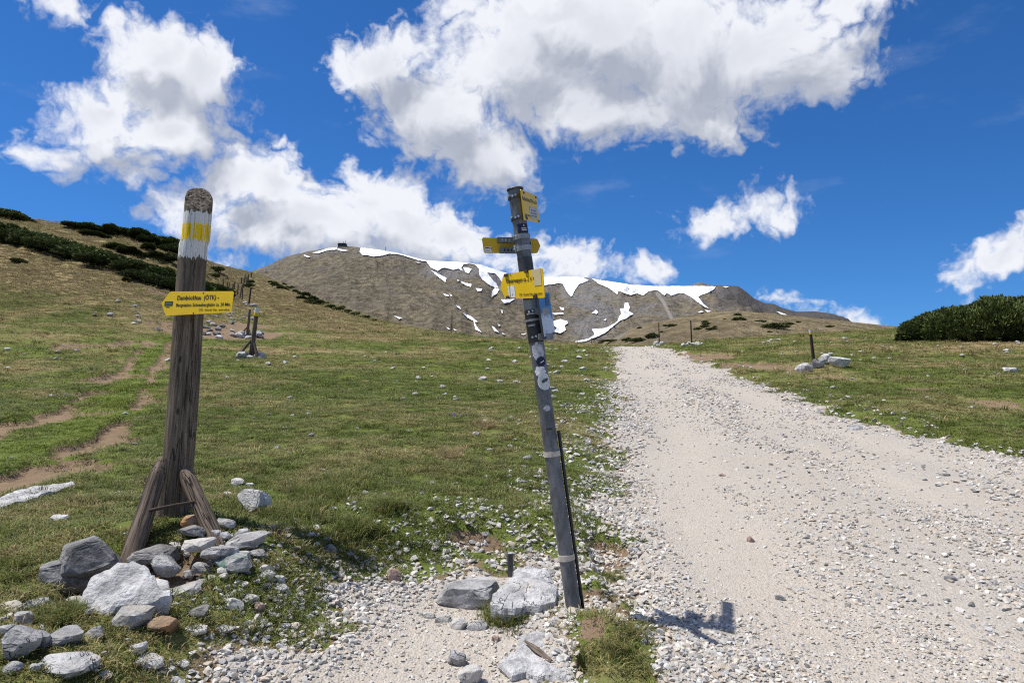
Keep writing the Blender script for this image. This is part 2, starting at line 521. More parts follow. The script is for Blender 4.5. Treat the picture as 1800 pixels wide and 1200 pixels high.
# ------------------------------------------------------------------ materials
def new_mat(name):
    m = bpy.data.materials.new(name); m.use_nodes = True
    m.node_tree.nodes.clear()
    N = NT(m.node_tree)
    out = N.n('ShaderNodeOutputMaterial')
    return m, N, out
def finish(N, out, col, rough=0.9, bump=None, bdist=0.02, bstr=0.6, metal=0.0, spec=0.2):
    b = N.n('ShaderNodeBsdfPrincipled')
    for k, v in (('Base Color', col), ('Roughness', rough), ('Metallic', metal), ('Specular IOR Level', spec)):
        if isinstance(v, bpy.types.NodeSocket): N.t.links.new(v, b.inputs[k])
        elif k == 'Base Color': b.inputs[k].default_value = (*v, 1)
        else: b.inputs[k].default_value = v
    if bump is not None:
        bn = N.n('ShaderNodeBump', {'Height': bump, 'Distance': bdist, 'Strength': bstr})
        N.t.links.new(bn.outputs[0], b.inputs['Normal'])
    N.t.links.new(b.outputs[0], out.inputs[0])
    return b
def simple(name, col, rough=0.6, metal=0.0, var=0.25, scale=30.0, spec=0.4, bump=0.0):
    m, N, out = new_mat(name)
    tc = N.n('ShaderNodeTexCoord').outputs['Object']
    n = N.noise(tc, scale, 5, 0.6)
    c = N.mix(N.ramp(n, 0.3, 0.7), tuple(v * (1 - var) for v in col), tuple(min(1, v * (1 + var)) for v in col))
    finish(N, out, c, rough, n if bump else None, bump or 0.001, 0.5, metal, spec)
    return m

def mat_ground():
    m, N, out = new_mat('meadow_turf')
    pos = N.n('ShaderNodeTexCoord').outputs['Object']
    at_ = N.n('ShaderNodeAttribute', attribute_name='tint')
    sp = N.n('ShaderNodeSeparateColor', {0: at_.outputs['Color']})
    dry, dirt, far = sp.outputs[0], sp.outputs[1], sp.outputs[2]
    n1 = N.noise(pos, 5.0, 6, 0.65)
    n2 = N.noise(pos, 42.0, 4, 0.7)
    n3 = N.noise(N.vmath('MULTIPLY', pos, (0.6, 1.3, 1.3)), 0.7, 7, 0.68)
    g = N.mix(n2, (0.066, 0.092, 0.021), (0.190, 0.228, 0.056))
    d = N.mix(n2, (0.16, 0.125, 0.055), (0.42, 0.335, 0.17))
    f = N.math('ADD', dry, N.math('MULTIPLY', N.math('SUBTRACT', n1, 0.5), 1.5))
    f = N.math('ADD', f, N.math('MULTIPLY', N.math('SUBTRACT', n3, 0.5), 1.2))
    c = N.mix(N.ramp(f, 0.15, 0.95), g, d)
    # far slope: shade between the hummocks, put into the colour as dark gaps
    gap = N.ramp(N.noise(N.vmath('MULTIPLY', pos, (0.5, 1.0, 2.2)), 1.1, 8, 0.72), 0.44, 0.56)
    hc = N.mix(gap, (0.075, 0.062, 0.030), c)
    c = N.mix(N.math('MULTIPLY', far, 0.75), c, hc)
    soil = N.mix(n1, (0.155, 0.105, 0.066), (0.315, 0.232, 0.152))
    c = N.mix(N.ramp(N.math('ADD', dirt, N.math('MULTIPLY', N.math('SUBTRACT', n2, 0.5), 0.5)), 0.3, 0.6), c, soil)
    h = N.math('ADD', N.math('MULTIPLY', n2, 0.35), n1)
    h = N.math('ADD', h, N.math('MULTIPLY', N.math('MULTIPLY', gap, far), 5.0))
    finish(N, out, c, 0.95, h, 0.05, 0.9, spec=0.05)
    return m
def mat_path():
    m, N, out = new_mat('gravel_bed')
    pos = N.n('ShaderNodeTexCoord').outputs['Object']
    n1 = N.noise(pos, 0.8, 5, 0.6)
    n2 = N.noise(pos, 16.0, 6, 0.7)
    v = N.n('ShaderNodeTexVoronoi', {'Vector': pos, 'Scale': 75.0})
    v2 = N.n('ShaderNodeTexVoronoi', {'Vector': pos, 'Scale': 38.0})
    c = N.mix(n2, (0.315, 0.280, 0.236), (0.53, 0.485, 0.422))
    c = N.mix(N.ramp(n1, 0.42, 0.68, 0, 0.5), c, (0.45, 0.385, 0.30))
    rut = N.n('ShaderNodeAttribute', attribute_name='rut').outputs['Fac']
    rn = N.ramp(N.math('ADD', rut, N.math('MULTIPLY', N.math('SUBTRACT', n2, 0.5), 0.9)), 0.30, 0.75)
    c = N.mix(N.math('MULTIPLY', rn, 0.6), c, N.mix(n2, (0.395, 0.345, 0.282), (0.565, 0.508, 0.430)))
    sep = N.n('ShaderNodeSeparateColor', {0: v.outputs['Color']})
    c = N.mix(N.ramp(sep.outputs[0], 0.45, 0.62, 0, 0.45), c, N.mix(sep.outputs[1], (0.28, 0.265, 0.25), (0.62, 0.57, 0.50)))
    h = N.math('SUBTRACT', N.math('MULTIPLY', n2, 0.6), N.math('ADD', v.outputs[0], N.math('MULTIPLY', v2.outputs[0], 0.6)))
    finish(N, out, c, 0.95, h, 0.012, 0.7, spec=0.05)
    return m
def mat_rock(name, lo, hi, stain=None, crack=1.0):
    m, N, out = new_mat(name)
    pos = N.n('ShaderNodeTexCoord').outputs['Object']
    oi = N.n('ShaderNodeObjectInfo')
    pos = N.vmath('ADD', pos, N.vmath('SCALE', (7.0, 3.0, 11.0), scale=oi.outputs['Random']))
    n1 = N.noise(pos, 7.0, 8, 0.7)
    n2 = N.noise(pos, 45.0, 5, 0.7)
    n3 = N.noise(pos, 3.0, 4, 0.6, 1.2)
    c = N.mix(N.ramp(n1, 0.32, 0.68), lo, hi)
    c = N.mix(N.ramp(n2, 0.54, 0.74, 0, 0.4), c, tuple(v * 0.5 for v in lo))
    c = N.mix(N.ramp(N.noise(pos, 13.0, 7, 0.75), 0.54, 0.70, 0, 0.6), c, tuple(v * 0.6 for v in lo))
    c = N.mix(N.ramp(n2, 0.2, 0.42, 0.5, 0.0), c, tuple(min(1, v * 1.35) for v in hi))
    wv = N.math('ABSOLUTE', N.math('SUBTRACT', n3, 0.5))
    ck = N.ramp(wv, 0.0, 0.008, 1.0, 0.0)
    ck = N.math('MULTIPLY', ck, N.ramp(N.noise(pos, 2.0, 2, 0.5), 0.5, 0.6))
    c = N.mix(N.math('MULTIPLY', ck, 0.85 * crack), c, tuple(v * 0.25 for v in lo))
    c = N.mix(N.ramp(N.noise(pos, 2.2, 5, 0.7), 0.56, 0.70, 0.0, 0.5), c, (hi[0] * 0.95, hi[1] * 0.86, hi[2] * 0.70))
    if stain:
        sc, lo_, hi_ = stain
        c = N.mix(N.ramp(N.noise(pos, 5.0, 6, 0.7), lo_, hi_, 0.0, 0.85), c, sc)
    bed = N.noise(N.vmath('MULTIPLY', pos, (1.0, 1.5, 3.5)), 7.0, 5, 0.7)
    c = N.mix(N.ramp(bed, 0.58, 0.74, 0.0, 0.28), c, tuple(v * 0.6 for v in lo))
    h = N.math('SUBTRACT', N.math('ADD', N.math('ADD', n1, N.math('MULTIPLY', bed, 0.4)), N.math('MULTIPLY', n2, 0.25)), N.math('MULTIPLY', ck, 0.5))
    finish(N, out, c, 0.9, h, 0.045, 1.0, spec=0.15)
    return m
def mat_instanced_stone():
    m, N, out = new_mat('gravel_stone')
    a = N.n('ShaderNodeAttribute', attribute_name='tint', attribute_type='INSTANCER')
    pos = N.n('ShaderNodeTexCoord').outputs['Object']
    n = N.noise(pos, 4.0, 4, 0.6)
    c = N.mix(1.0, a.outputs['Color'], N.mix(n, (0.72, 0.72, 0.72), (1.15, 1.13, 1.1)), 'MULTIPLY')
    finish(N, out, c, 0.9, spec=0.15)
    return m
def mat_blade(name='grass_blade'):
    m, N, out = new_mat(name)
    a = N.n('ShaderNodeAttribute', attribute_name='tint', attribute_type='INSTANCER')
    lv = N.n('ShaderNodeAttribute', attribute_name='lv')
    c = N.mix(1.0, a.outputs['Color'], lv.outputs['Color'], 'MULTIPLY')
    b = N.n('ShaderNodeBsdfPrincipled', {'Base Color': c, 'Roughness': 0.6, 'Specular IOR Level': 0.2})
    t = N.n('ShaderNodeBsdfTranslucent', {'Color': c})
    mx = N.n('ShaderNodeMixShader', {0: 0.3, 1: b.outputs[0], 2: t.outputs[0]})
    N.t.links.new(mx.outputs[0], out.inputs[0])
    return m
def mat_wood():
    m, N, out = new_mat('weathered_wood')
    pos = N.n('ShaderNodeAttribute', attribute_name='wc').outputs['Vector']
    st = N.vmath('MULTIPLY', pos, (1.0, 1.0, 0.06))
    n1 = N.noise(st, 55.0, 6, 0.65)
    n2 = N.noise(N.vmath('MULTIPLY', pos, (1, 1, 0.03)), 22.0, 3, 0.5)
    n3 = N.noise(pos, 2.0, 4, 0.6)
    c = N.mix(N.ramp(n1, 0.3, 0.72), (0.064, 0.048, 0.036), (0.27, 0.212, 0.162))
    c = N.mix(N.ramp(n3, 0.4, 0.7, 0, 0.6), c, N.mix(n1, (0.09, 0.068, 0.05), (0.24, 0.19, 0.145)))
    n4 = N.noise(N.vmath('MULTIPLY', pos, (1, 1, 0.05)), 9.0, 4, 0.6, 0.4)
    ck = N.ramp(N.math('ABSOLUTE', N.math('SUBTRACT', n2, 0.5)), 0.0, 0.012, 0.7, 0.0)
    ck = N.math('MAXIMUM', ck, N.ramp(N.math('ABSOLUTE', N.math('SUBTRACT', n4, 0.5)), 0.0, 0.012, 1.0, 0.0))
    c = N.mix(N.ramp(N.noise(N.vmath('MULTIPLY', pos, (1, 1, 0.3)), 6.0, 5, 0.7), 0.4, 0.68, 0.0, 0.6), c, (0.075, 0.060, 0.050))
    c = N.mix(N.math('MULTIPLY', ck, 0.85), c, (0.012, 0.010, 0.009))
    kn = N.n('ShaderNodeTexVoronoi', {'Vector': N.vmath('MULTIPLY', pos, (1, 1, 0.45)), 'Scale': 7.0})
    c = N.mix(N.ramp(kn.outputs[0], 0.05, 0.11, 0.8, 0.0), c, (0.02, 0.015, 0.012))
    h = N.math('SUBTRACT', N.math('MULTIPLY', n1, 0.7), N.math('MULTIPLY', ck, 2.2))
    return m, N, out, c, h, pos
def mat_wood_plain():
    m, N, out, c, h, pos = mat_wood()
    finish(N, out, c, 0.85, h, 0.008, 0.8, spec=0.15)
    return m
def mat_wood_painted(zs):
    """grey post with a worn white paint band and a yellow stripe in it; zs: heights above the post's foot"""
    m, N, out, c, h, pos = mat_wood()
    z = N.n('ShaderNodeSeparateXYZ', {0: N.n('ShaderNodeTexCoord').outputs['Object']}).outputs[2]
    jag = N.noise(N.vmath('MULTIPLY', pos, (1, 1, 0.12)), 60.0, 3, 0.6)
    jg = N.math('MULTIPLY', N.math('SUBTRACT', jag, 0.5), 0.12)
    zz = N.math('ADD', z, jg)
    def band(lo, hi):
        return N.math('MULTIPLY', N.math('GREATER_THAN', zz, lo), N.math('LESS_THAN', zz, hi))
    wear = N.ramp(N.noise(N.vmath('MULTIPLY', pos, (1, 1, 0.1)), 75.0, 5, 0.75), 0.63, 0.70, 1.0, 0.0)
    white = N.math('MULTIPLY', band(zs[0], zs[3]), wear)
    c = N.mix(white, c, N.mix(jag, (0.50, 0.50, 0.51), (0.80, 0.80, 0.80)))
    drip = N.ramp(N.noise(N.vmath('MULTIPLY', pos, (1, 1, 0.04)), 130.0, 2, 0.5), 0.56, 0.62, 1.0, 0.12)
    ylw = N.math('MULTIPLY', N.math('MULTIPLY', band(zs[1], zs[2]), drip), wear)
    c = N.mix(ylw, c, (0.80, 0.54, 0.008))
    finish(N, out, c, 0.75, h, 0.007, 0.7, spec=0.2)
    return m
def mat_endgrain():
    m, N, out = new_mat('wood_end_grain')
    pos = N.n('ShaderNodeTexCoord').outputs['Object']
    n1 = N.noise(pos, 60, 6, 0.7); n2 = N.noise(pos, 22, 4, 0.6, 1.5)
    c = N.mix(N.ramp(n1, 0.35, 0.65), (0.035, 0.028, 0.022), (0.30, 0.255, 0.205))
    c = N.mix(N.ramp(n2, 0.55, 0.62), c, (0.015, 0.012, 0.01))
    finish(N, out, c, 0.9, n1, 0.02, 1.0, spec=0.1)
    return m
def mat_sign(name, col):
    m, N, out = new_mat(name)
    pos = N.n('ShaderNodeTexCoord').outputs['Object']
    n1 = N.noise(pos, 14, 5, 0.6); n2 = N.noise(pos, 70, 4, 0.7)
    c = N.mix(N.ramp(n1, 0.3, 0.75, 0, 0.35), col, tuple(v * 0.78 for v in col))
    c = N.mix(N.ramp(n2, 0.70, 0.76, 0, 0.8), c, (0.62, 0.55, 0.42))
    finish(N, out, c, 0.42, n1, 0.001, 0.3, spec=0.4)
    return m
def mat_steel(name='galvanised_steel', lo=(0.075, 0.079, 0.086), hi=(0.200, 0.207, 0.222), metal=0.35):
    m, N, out = new_mat(name)
    pos = N.n('ShaderNodeTexCoord').outputs['Object']
    n1 = N.noise(N.vmath('MULTIPLY', pos, (1, 1, 0.35)), 14, 6, 0.7); n2 = N.noise(pos, 90, 3, 0.6)
    c = N.mix(N.ramp(n1, 0.3, 0.7), lo, hi)
    c = N.mix(N.ramp(n2, 0.6, 0.75, 0, 0.5), c, tuple(v * 0.4 for v in lo))
    c = N.mix(N.ramp(N.noise(pos, 6, 5, 0.7), 0.6, 0.72, 0, 0.5), c, (0.10, 0.065, 0.045))
    finish(N, out, c, 0.5, n2, 0.001, 0.4, metal, 0.5)
    return m
def mat_pine(name, k=1.0):
    m, N, out = new_mat(name)
    lv = N.n('ShaderNodeAttribute', attribute_name='lv')
    oi = N.n('ShaderNodeObjectInfo')
    c = N.mix(lv.outputs['Fac'], (0.012 * k, 0.022 * k, 0.009 * k), (0.215 * k, 0.255 * k, 0.075 * k))  # shaded inner needles to sunlit tips, put into the colour
    c = N.mix(N.math('MULTIPLY', oi.outputs['Random'], 0.3), c, (0.03, 0.03, 0.015))
    finish(N, out, c, 0.7, spec=0.15)
    return m
def mat_mountain(name='mountain_slope', glo=(0.140, 0.119, 0.085), ghi=(0.315, 0.268, 0.182), gd=(0.100, 0.088, 0.065)):
    m, N, out = new_mat(name)
    pos = N.n('ShaderNodeTexCoord').outputs['Object']
    a = N.n('ShaderNodeAttribute', attribute_name='tint')
    sp = N.n('ShaderNodeSeparateColor', {0: a.outputs['Color']})
    sq = N.vmath('MULTIPLY', pos, (1.0, 0.55, 1.3))
    n1 = N.noise(sq, 0.02, 7, 0.66)
    n2 = N.noise(sq, 0.11, 6, 0.7)
    n3 = N.noise(sq, 0.30, 6, 0.75)
    grass = N.mix(N.ramp(n2, 0.36, 0.64), glo, ghi)
    grass = N.mix(N.ramp(n1, 0.42, 0.62, 0.0, 0.45), grass, tuple(v * 0.8 for v in glo))
    grass = N.mix(N.ramp(n3, 0.50, 0.66, 0.0, 0.5), grass, gd)
    rock = N.mix(N.ramp(n3, 0.3, 0.7), (0.11, 0.108, 0.115), (0.40, 0.39, 0.385))
    f = N.math('ADD', sp.outputs[0], N.math('MULTIPLY', N.math('SUBTRACT', n1, 0.5), 2.6))
    f = N.math('ADD', f, N.math('MULTIPLY', N.math('SUBTRACT', n2, 0.5), 1.1))
    f = N.math('ADD', f, N.math('MULTIPLY', N.math('SUBTRACT', n3, 0.5), 1.2))
    c = N.mix(N.ramp(f, 0.25, 1.15, 0.0, 0.85), grass, rock)
    c = N.mix(N.ramp(N.math('ADD', sp.outputs[1], N.math('MULTIPLY', N.math('SUBTRACT', n3, 0.5), 0.8)), 0.45, 0.95, 0.0, 0.75), c, (0.36, 0.34, 0.31))
    ol = N.math('SUBTRACT', 0.0, f)
    c = N.mix(N.ramp(ol, 0.0, 0.9, 0.0, 0.45), c, N.mix(n2, (0.11, 0.115, 0.05), (0.27, 0.26, 0.12)))
    c = N.mix(N.math('MULTIPLY', sp.outputs[2], 0.8), c, N.mix(n3, (0.045, 0.043, 0.046), (0.135, 0.125, 0.12)))
    h = N.math('ADD', N.math('MULTIPLY', n2, 1.0), N.math('MULTIPLY', n3, 0.35))
    finish(N, out, c, 0.95, h, 10.0, 1.0, spec=0.05)
    return m
def mat_snow():
    m, N, out = new_mat('old_snow')
    pos = N.n('ShaderNodeTexCoord').outputs['Object']
    n1 = N.noise(N.vmath('MULTIPLY', pos, (1, 0.6, 1)), 0.04, 5, 0.6)
    c = N.mix(N.ramp(n1, 0.3, 0.7), (0.74, 0.76, 0.80), (0.90, 0.90, 0.91))
    finish(N, out, c, 0.6, n1, 1.0, 0.5, spec=0.2)
    return m

M_GROUND = mat_ground(); M_PATH = mat_path(); M_BLADE = mat_blade(); M_GSTONE = mat_instanced_stone()
M_ROCKS = {
    'light': mat_rock('pale_limestone', (0.37, 0.365, 0.36), (0.72, 0.71, 0.69)),
    'grey': mat_rock('grey_limestone', (0.24, 0.237, 0.234), (0.57, 0.56, 0.545)),
    'dark': mat_rock('dark_limestone', (0.11, 0.108, 0.106), (0.36, 0.352, 0.34)),  # same limestone in the darkest tones
    'white': mat_rock('white_limestone', (0.44, 0.425, 0.40), (0.70, 0.67, 0.62), crack=0.4),
    'rust': mat_rock('rusty_limestone', (0.24, 0.17, 0.115), (0.46, 0.33, 0.21), ((0.50, 0.23, 0.08), 0.42, 0.58)),
    'green': mat_rock('paint_stained_limestone', (0.27, 0.27, 0.265), (0.52, 0.51, 0.49), ((0.05, 0.16, 0.12), 0.50, 0.60)),
    'yellow': mat_rock('yellow_flecked_limestone', (0.33, 0.31, 0.27), (0.60, 0.56, 0.46), ((0.62, 0.46, 0.04), 0.60, 0.66)),
    'pink': mat_rock('pinkish_limestone', (0.32, 0.23, 0.20), (0.56, 0.42, 0.36)),
}
M_WOOD = mat_wood_plain(); M_END = mat_endgrain()
M_YEL = mat_sign('yellow_enamel', (0.80, 0.52, 0.006)); M_YELSH = mat_sign('yellow_enamel_shaded', (0.62, 0.40, 0.012))  # second one darker: shade on the board's back put into the enamel colour
M_INK = simple('black_ink', (0.012, 0.012, 0.013), 0.5)
M_STEEL = mat_steel(); M_STEELD = mat_steel('dark_steel', (0.035, 0.037, 0.042), (0.10, 0.105, 0.115))
M_ALU = mat_steel('zinc_bracket', (0.20, 0.205, 0.22), (0.38, 0.39, 0.41), 0.5)
M_BLACK = simple('black_plastic', (0.016, 0.016, 0.018), 0.45, spec=0.5)
M_IRON = simple('rusty_iron', (0.05, 0.032, 0.025), 0.8)
M_BAND = simple('pale_clamp_band', (0.50, 0.45, 0.38), 0.5, 0.2)
M_WHITE = simple('white_sticker', (0.70, 0.70, 0.70), 0.4, 0, 0.15, 60)
M_GREYP = simple('faded_paper', (0.42, 0.43, 0.47), 0.6, 0, 0.3, 60)
M_NAVY = simple('navy_sticker', (0.012, 0.014, 0.045), 0.35)
M_RED = simple('dark_red_print', (0.22, 0.012, 0.015), 0.5)
M_GREEN = simple('green_print', (0.04, 0.13, 0.07), 0.5, 0, 0.5, 120)
M_BOLT = simple('bright_bolt', (0.65, 0.65, 0.66), 0.3, 0.8)
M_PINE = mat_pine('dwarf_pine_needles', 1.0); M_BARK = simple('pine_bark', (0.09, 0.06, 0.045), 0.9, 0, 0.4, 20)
M_MOUNT = mat_mountain(); M_HILL = mat_mountain('tan_hill_slope', (0.20, 0.158, 0.092), (0.42, 0.335, 0.20), (0.12, 0.095, 0.055)); M_SNOW = mat_snow()

# ------------------------------------------------------------------ ground sheet (polar grid: fine near the camera)
th_in = np.arange(R(-44), R(44), R(0.16))
th_out = np.arange(R(46), R(316), R(3.0))
thv = np.concatenate([th_in, th_out])
rv = np.concatenate([[0.25, 0.6, 0.95], np.geomspace(1.25, 260, 545), np.geomspace(275, 9000, 26)])
TT, RR = np.meshgrid(thv, rv)
GX = RR * np.sin(TT); GY = RR * np.cos(TT)
GZ = hgt(GX, GY)
nr, nt = GX.shape
SD = np.full(GX.shape, -9.0)
mk = RR < 80
SD[mk] = gravel_sd(GX[mk], GY[mk])
SDN = SD + ragged(GX, GY) * 0.8
_q = np.sqrt(((GX - 0.51) / 0.20) ** 2 + ((GY - 3.45) / 0.66) ** 2) + (fbm(GX * 5, GY * 5, 95, 2) - 0.5) * 0.5      # turf bank by the pole
BANK = sstep(1.05, 0.8, _q)
SDN = SDN * (1 - BANK) - 0.3 * BANK
far_hill = np.zeros(GX.shape)
_e, _R = ridge(np.arctan2(GX, GY))
_lift = np.clip((HC + _e * _R - base_z(_R * np.cos(TT))) / 10.0, 0, 1)
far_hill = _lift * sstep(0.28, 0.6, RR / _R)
dry = 0.17 + (fbm(GX * 0.35, GY * 0.35, 61, 4) - 0.5) * 1.3 + 0.30 * sstep(12, 45, RR) * (1 - far_hill) * 0.4
dry = dry + 0.80 * far_hill + (fbm(GX * 0.07, GY * 0.2, 62, 3) - 0.5) * 0.9 * sstep(20, 50, RR)
dirt = np.zeros(GX.shape); lush = np.zeros(GX.shape)
dirt[mk] = dirt_field(GX[mk], GY[mk]); lush[mk] = lush_field(GX[mk], GY[mk])
dirt = np.maximum(dirt, sstep(-0.25, 0.1, SDN) * 0.75)
dirt = np.where(BANK > 0.4, np.maximum(dirt * 0.3, 0.75 * sstep(0.50, 0.60, fbm(GX * 4.5, GY * 4.5, 96, 3))), dirt)
dry = dry + 0.04 * BANK
dirt = np.maximum(dirt, 0.55 * far_hill * sstep(0.62, 0.74, fbm(GX * 0.10, GY * 0.22, 63, 4)))
dry = np.clip(dry - lush * 0.75, 0, 1)
def grid_faces(nr, nt, wrap):
    i = np.arange(nr - 1)[:, None]; j = np.arange(nt if wrap else nt - 1)[None, :]
    j2 = (j + 1) % nt
    a = i * nt + j; b = i * nt + j2; c = (i + 1) * nt + j2; d = (i + 1) * nt + j
    return np.stack([a, d, c, b], -1).reshape(-1, 4)
def compact(V, Fc, *attrs):
    use = np.unique(Fc)
    mp = np.full(len(V), -1); mp[use] = np.arange(len(use))
    return (V[use], mp[Fc]) + tuple(a[use] for a in attrs)
def add_color(me, name, C):
    at_ = me.color_attributes.new(name, 'FLOAT_COLOR', 'POINT')
    at_.data.foreach_set('color', np.asarray(C, np.float32).ravel())
GV = np.stack([GX, GY, GZ], -1).reshape(-1, 3)
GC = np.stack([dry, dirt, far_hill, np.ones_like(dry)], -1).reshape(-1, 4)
GF = grid_faces(nr, nt, True)
cap = np.arange(nt)
hill_v = ((far_hill > 0.22) & (GX < 2.0) & (RR > 36)).ravel()
hill_f = hill_v[GF].all(1)
for nm, sel in (('meadow', ~hill_f), ('hillside', hill_f)):
    V, Fc, C = compact(GV, GF[sel], GC)
    me = mesh_np(nm, V, Fc)
    add_color(me, 'tint', C)
    o = link(nm, me, M_GROUND)
    tag(o, {'meadow': 'short alpine turf meadow with dry patches and bare trampled soil', 'hillside': 'tan and olive grassy slope rising on the left'}[nm], None, None, 'structure')

# gravel path: the same grid, its ragged rim dipping under the turf
RUT = np.zeros(GX.shape)
RUT[mk] = rut_field(GX[mk], GY[mk])
PZ = GZ + np.clip(SDN * 0.14, -0.06, 0.016)
pf = ((SDN > -0.42) & (RR < 78) & (RR > 0.2)).ravel()
PF = GF[pf[GF].all(1)]
V, Fc, C = compact(np.stack([GX, GY, PZ], -1).reshape(-1, 3), PF, np.stack([RUT, RUT, RUT, np.ones_like(RUT)], -1).reshape(-1, 4))
me = mesh_np('gravel_path', V, Fc)
add_color(me, 'rut', C)
tag(link('gravel_path', me, M_PATH), 'pale gravel track leading over the rise', None, None, 'structure')

# ------------------------------------------------------------------ mountain and the brown hill before it
def layer(skx, sky_, R_of, base_of, zb, n_ring, dth, power, seed, amp, mat, name, tint_fn, x0, x1, back=0.5):
    thv = np.arange(math.atan2(x0 - CX, F), math.atan2(x1 - CX, F), dth)
    sk_th = np.arctan2(np.array(skx) - CX, F)
    e = np.interp(thv, sk_th, (CY - np.array(sky_)) / F)
    Rg = R_of(thv); Bs = base_of(thv)
    tt = np.concatenate([np.linspace(0, 1, n_ring), 1 + np.linspace(0.03, 0.5, 14)])
    T, TH = np.meshgrid(tt, thv, indexing='ij')
    Rg_, Bs_, e_ = Rg[None, :], Bs[None, :], e[None, :]
    rr = Bs_ + (Rg_ - Bs_) * T
    zR = HC + e_ * Rg_ * np.cos(TH)
    z = np.where(T <= 1, zb + (zR - zb) * np.clip(T, 0, 1) ** power, zR - back * (rr - Rg_) - 0.0006 * (rr - Rg_) ** 2)
    X = rr * np.sin(TH); Y = rr * np.cos(TH)
    s = amp * 0.02
    d = (fbm(X * 0.009, Y * 0.004, seed, 5, 0.55) - 0.5) * amp * 2.2 + (fbm(X * 0.03, Y * 0.02, seed + 9, 4) - 0.5) * amp * 0.7
    gul = np.abs(fbm(TH * 34 + 1.8 * fbm(TH * 20, rr * 0.006, seed + 20, 2), rr * 0.0016, seed + 21, 4) - 0.5) * 2
    d = d + (0.35 - gul) * amp * 0.6
    fade = sstep(0, 0.12, T) * sstep(1.0, 0.86, T)
    z = z + d * fade + (fbm(X * 0.05, Y * 0.0, seed + 3, 3) - 0.5) * amp * 0.16 * sstep(0.85, 1, T)
    V = np.stack([X, Y, z], -1)
    nrr, ntt = X.shape
    me = mesh_np(name, V.reshape(-1, 3), grid_faces(nrr, ntt, False)[:, ::-1])
    pxx = CX + F * X / Y; pyy = CY - F * (z - HC) / Y
    add_color(me, 'tint', np.concatenate([tint_fn(pxx, pyy, T, X, Y), np.ones(X.shape + (1,))], -1).reshape(-1, 4))
    o = link(name, me, mat)
    return o, dict(th=thv, t=tt, V=V, px=pxx, py=pyy)

MSX = [250, 380, 440, 470, 500, 540, 575, 600, 625, 650, 700, 750, 800, 845, 880, 910, 950, 1000, 1030, 1080, 1130, 1170, 1215, 1224, 1232, 1242, 1250, 1260, 1297, 1310, 1325, 1345, 1360, 1375, 1400, 1430, 1460, 1490, 1510, 1530, 1600, 1750]
MSY = [530, 492, 478, 467, 452, 442, 436, 432, 434, 438, 446, 459, 461, 466, 478, 487, 488, 487, 488, 495, 502, 503, 502, 498, 496, 499, 501, 502, 503, 512, 524, 532, 534, 541, 548, 547, 551, 562, 572, 580, 598, 640]
def seg_field(px, py, pts, w):
    f = np.zeros(px.shape)
    for (ax, ay), (bx, by) in zip(pts[:-1], pts[1:]):
        dx, dy = bx - ax, by - ay
        t = np.clip(((px - ax) * dx + (py - ay) * dy) / (dx * dx + dy * dy), 0, 1)
        f = np.maximum(f, sstep(w, w * 0.2, np.hypot(px - ax - t * dx, py - ay - t * dy)))
    return f
def mtint(px, py, T, X, Y):
    rock = 0.16 + 0.28 * sstep(0.55, 1.0, T) + 0.25 * sstep(900, 1050, px)
    rock = rock + 0.5 * seg_field(px, py, [(760, 480), (850, 475), (900, 505)], 22) + 0.45 * seg_field(px, py, [(1010, 520), (1080, 540), (1030, 590)], 40)
    scree = seg_field(px, py, [(1155, 516), (1166, 530), (1180, 558)], 6) + 0.5 * seg_field(px, py, [(1270, 530), (1330, 552)], 9)
    dark = sstep(1235, 1290, px) * sstep(0.35, 0.75, T)
    return np.stack([rock, scree, dark], -1)
mount, MG = layer(MSX, MSY, lambda th: 1350 + 90 * np.sin(th * 9.0) + 120 * np.sin(th * 3.1 + 1), lambda th: 620 + 40 * np.sin(th * 7), -18, 170, R(0.085), 1.12, 101, 17, M_MOUNT, 'mountain', mtint, 250, 1750, 0.45)
tag(mount, 'broad brown mountain with snow fields along its crest', None, None, 'structure')
def btint(px, py, T, X, Y):
    rock = -0.10 + 0.25 * sstep(1260, 1130, px) + 0.0 * T
    return np.stack([rock, seg_field(px, py, [(1085, 595), (1110, 572)], 9) * 0.8, np.zeros(px.shape)], -1)
BSX = [1000, 1040, 1065, 1120, 1200, 1250, 1290, 1350, 1450, 1560, 1640, 1750, 1900]
BSY = [625, 612, 600, 574, 556, 549, 546, 550, 560, 572, 579, 590, 600]
bhill, BG = layer(BSX, BSY, lambda th: 420 + 20 * np.sin(th * 12), lambda th: 150 + 0 * th, -12, 110, R(0.085), 1.15, 131, 3.2, M_HILL, 'hill', btint, 1000, 1900, 0.3)
tag(bhill, 'low tan hill below the snowy crest', None, None, 'structure')

def on_layer(G, px, py):
    """world point of a layer seen at a pixel"""
    th = math.atan2(px - CX, F)
    jf = np.interp(th, G['th'], np.arange(len(G['th'])))
    j = int(jf); a = jf - j; j2 = min(j + 1, len(G['th']) - 1)
    n = int(np.sum(G['t'] <= 1.0))
    col = G['py'][:n, j] * (1 - a) + G['py'][:n, j2] * a
    col = np.minimum.accumulate(col)
    i = np.interp(-py, -col, np.arange(n))
    i0 = int(i); b = i - i0; i1 = min(i0 + 1, n - 1)
    P = G['V']
    p = (P[i0, j] * (1 - a) + P[i0, j2] * a) * (1 - b) + (P[i1, j] * (1 - a) + P[i1, j2] * a) * b
    return Vector(p)

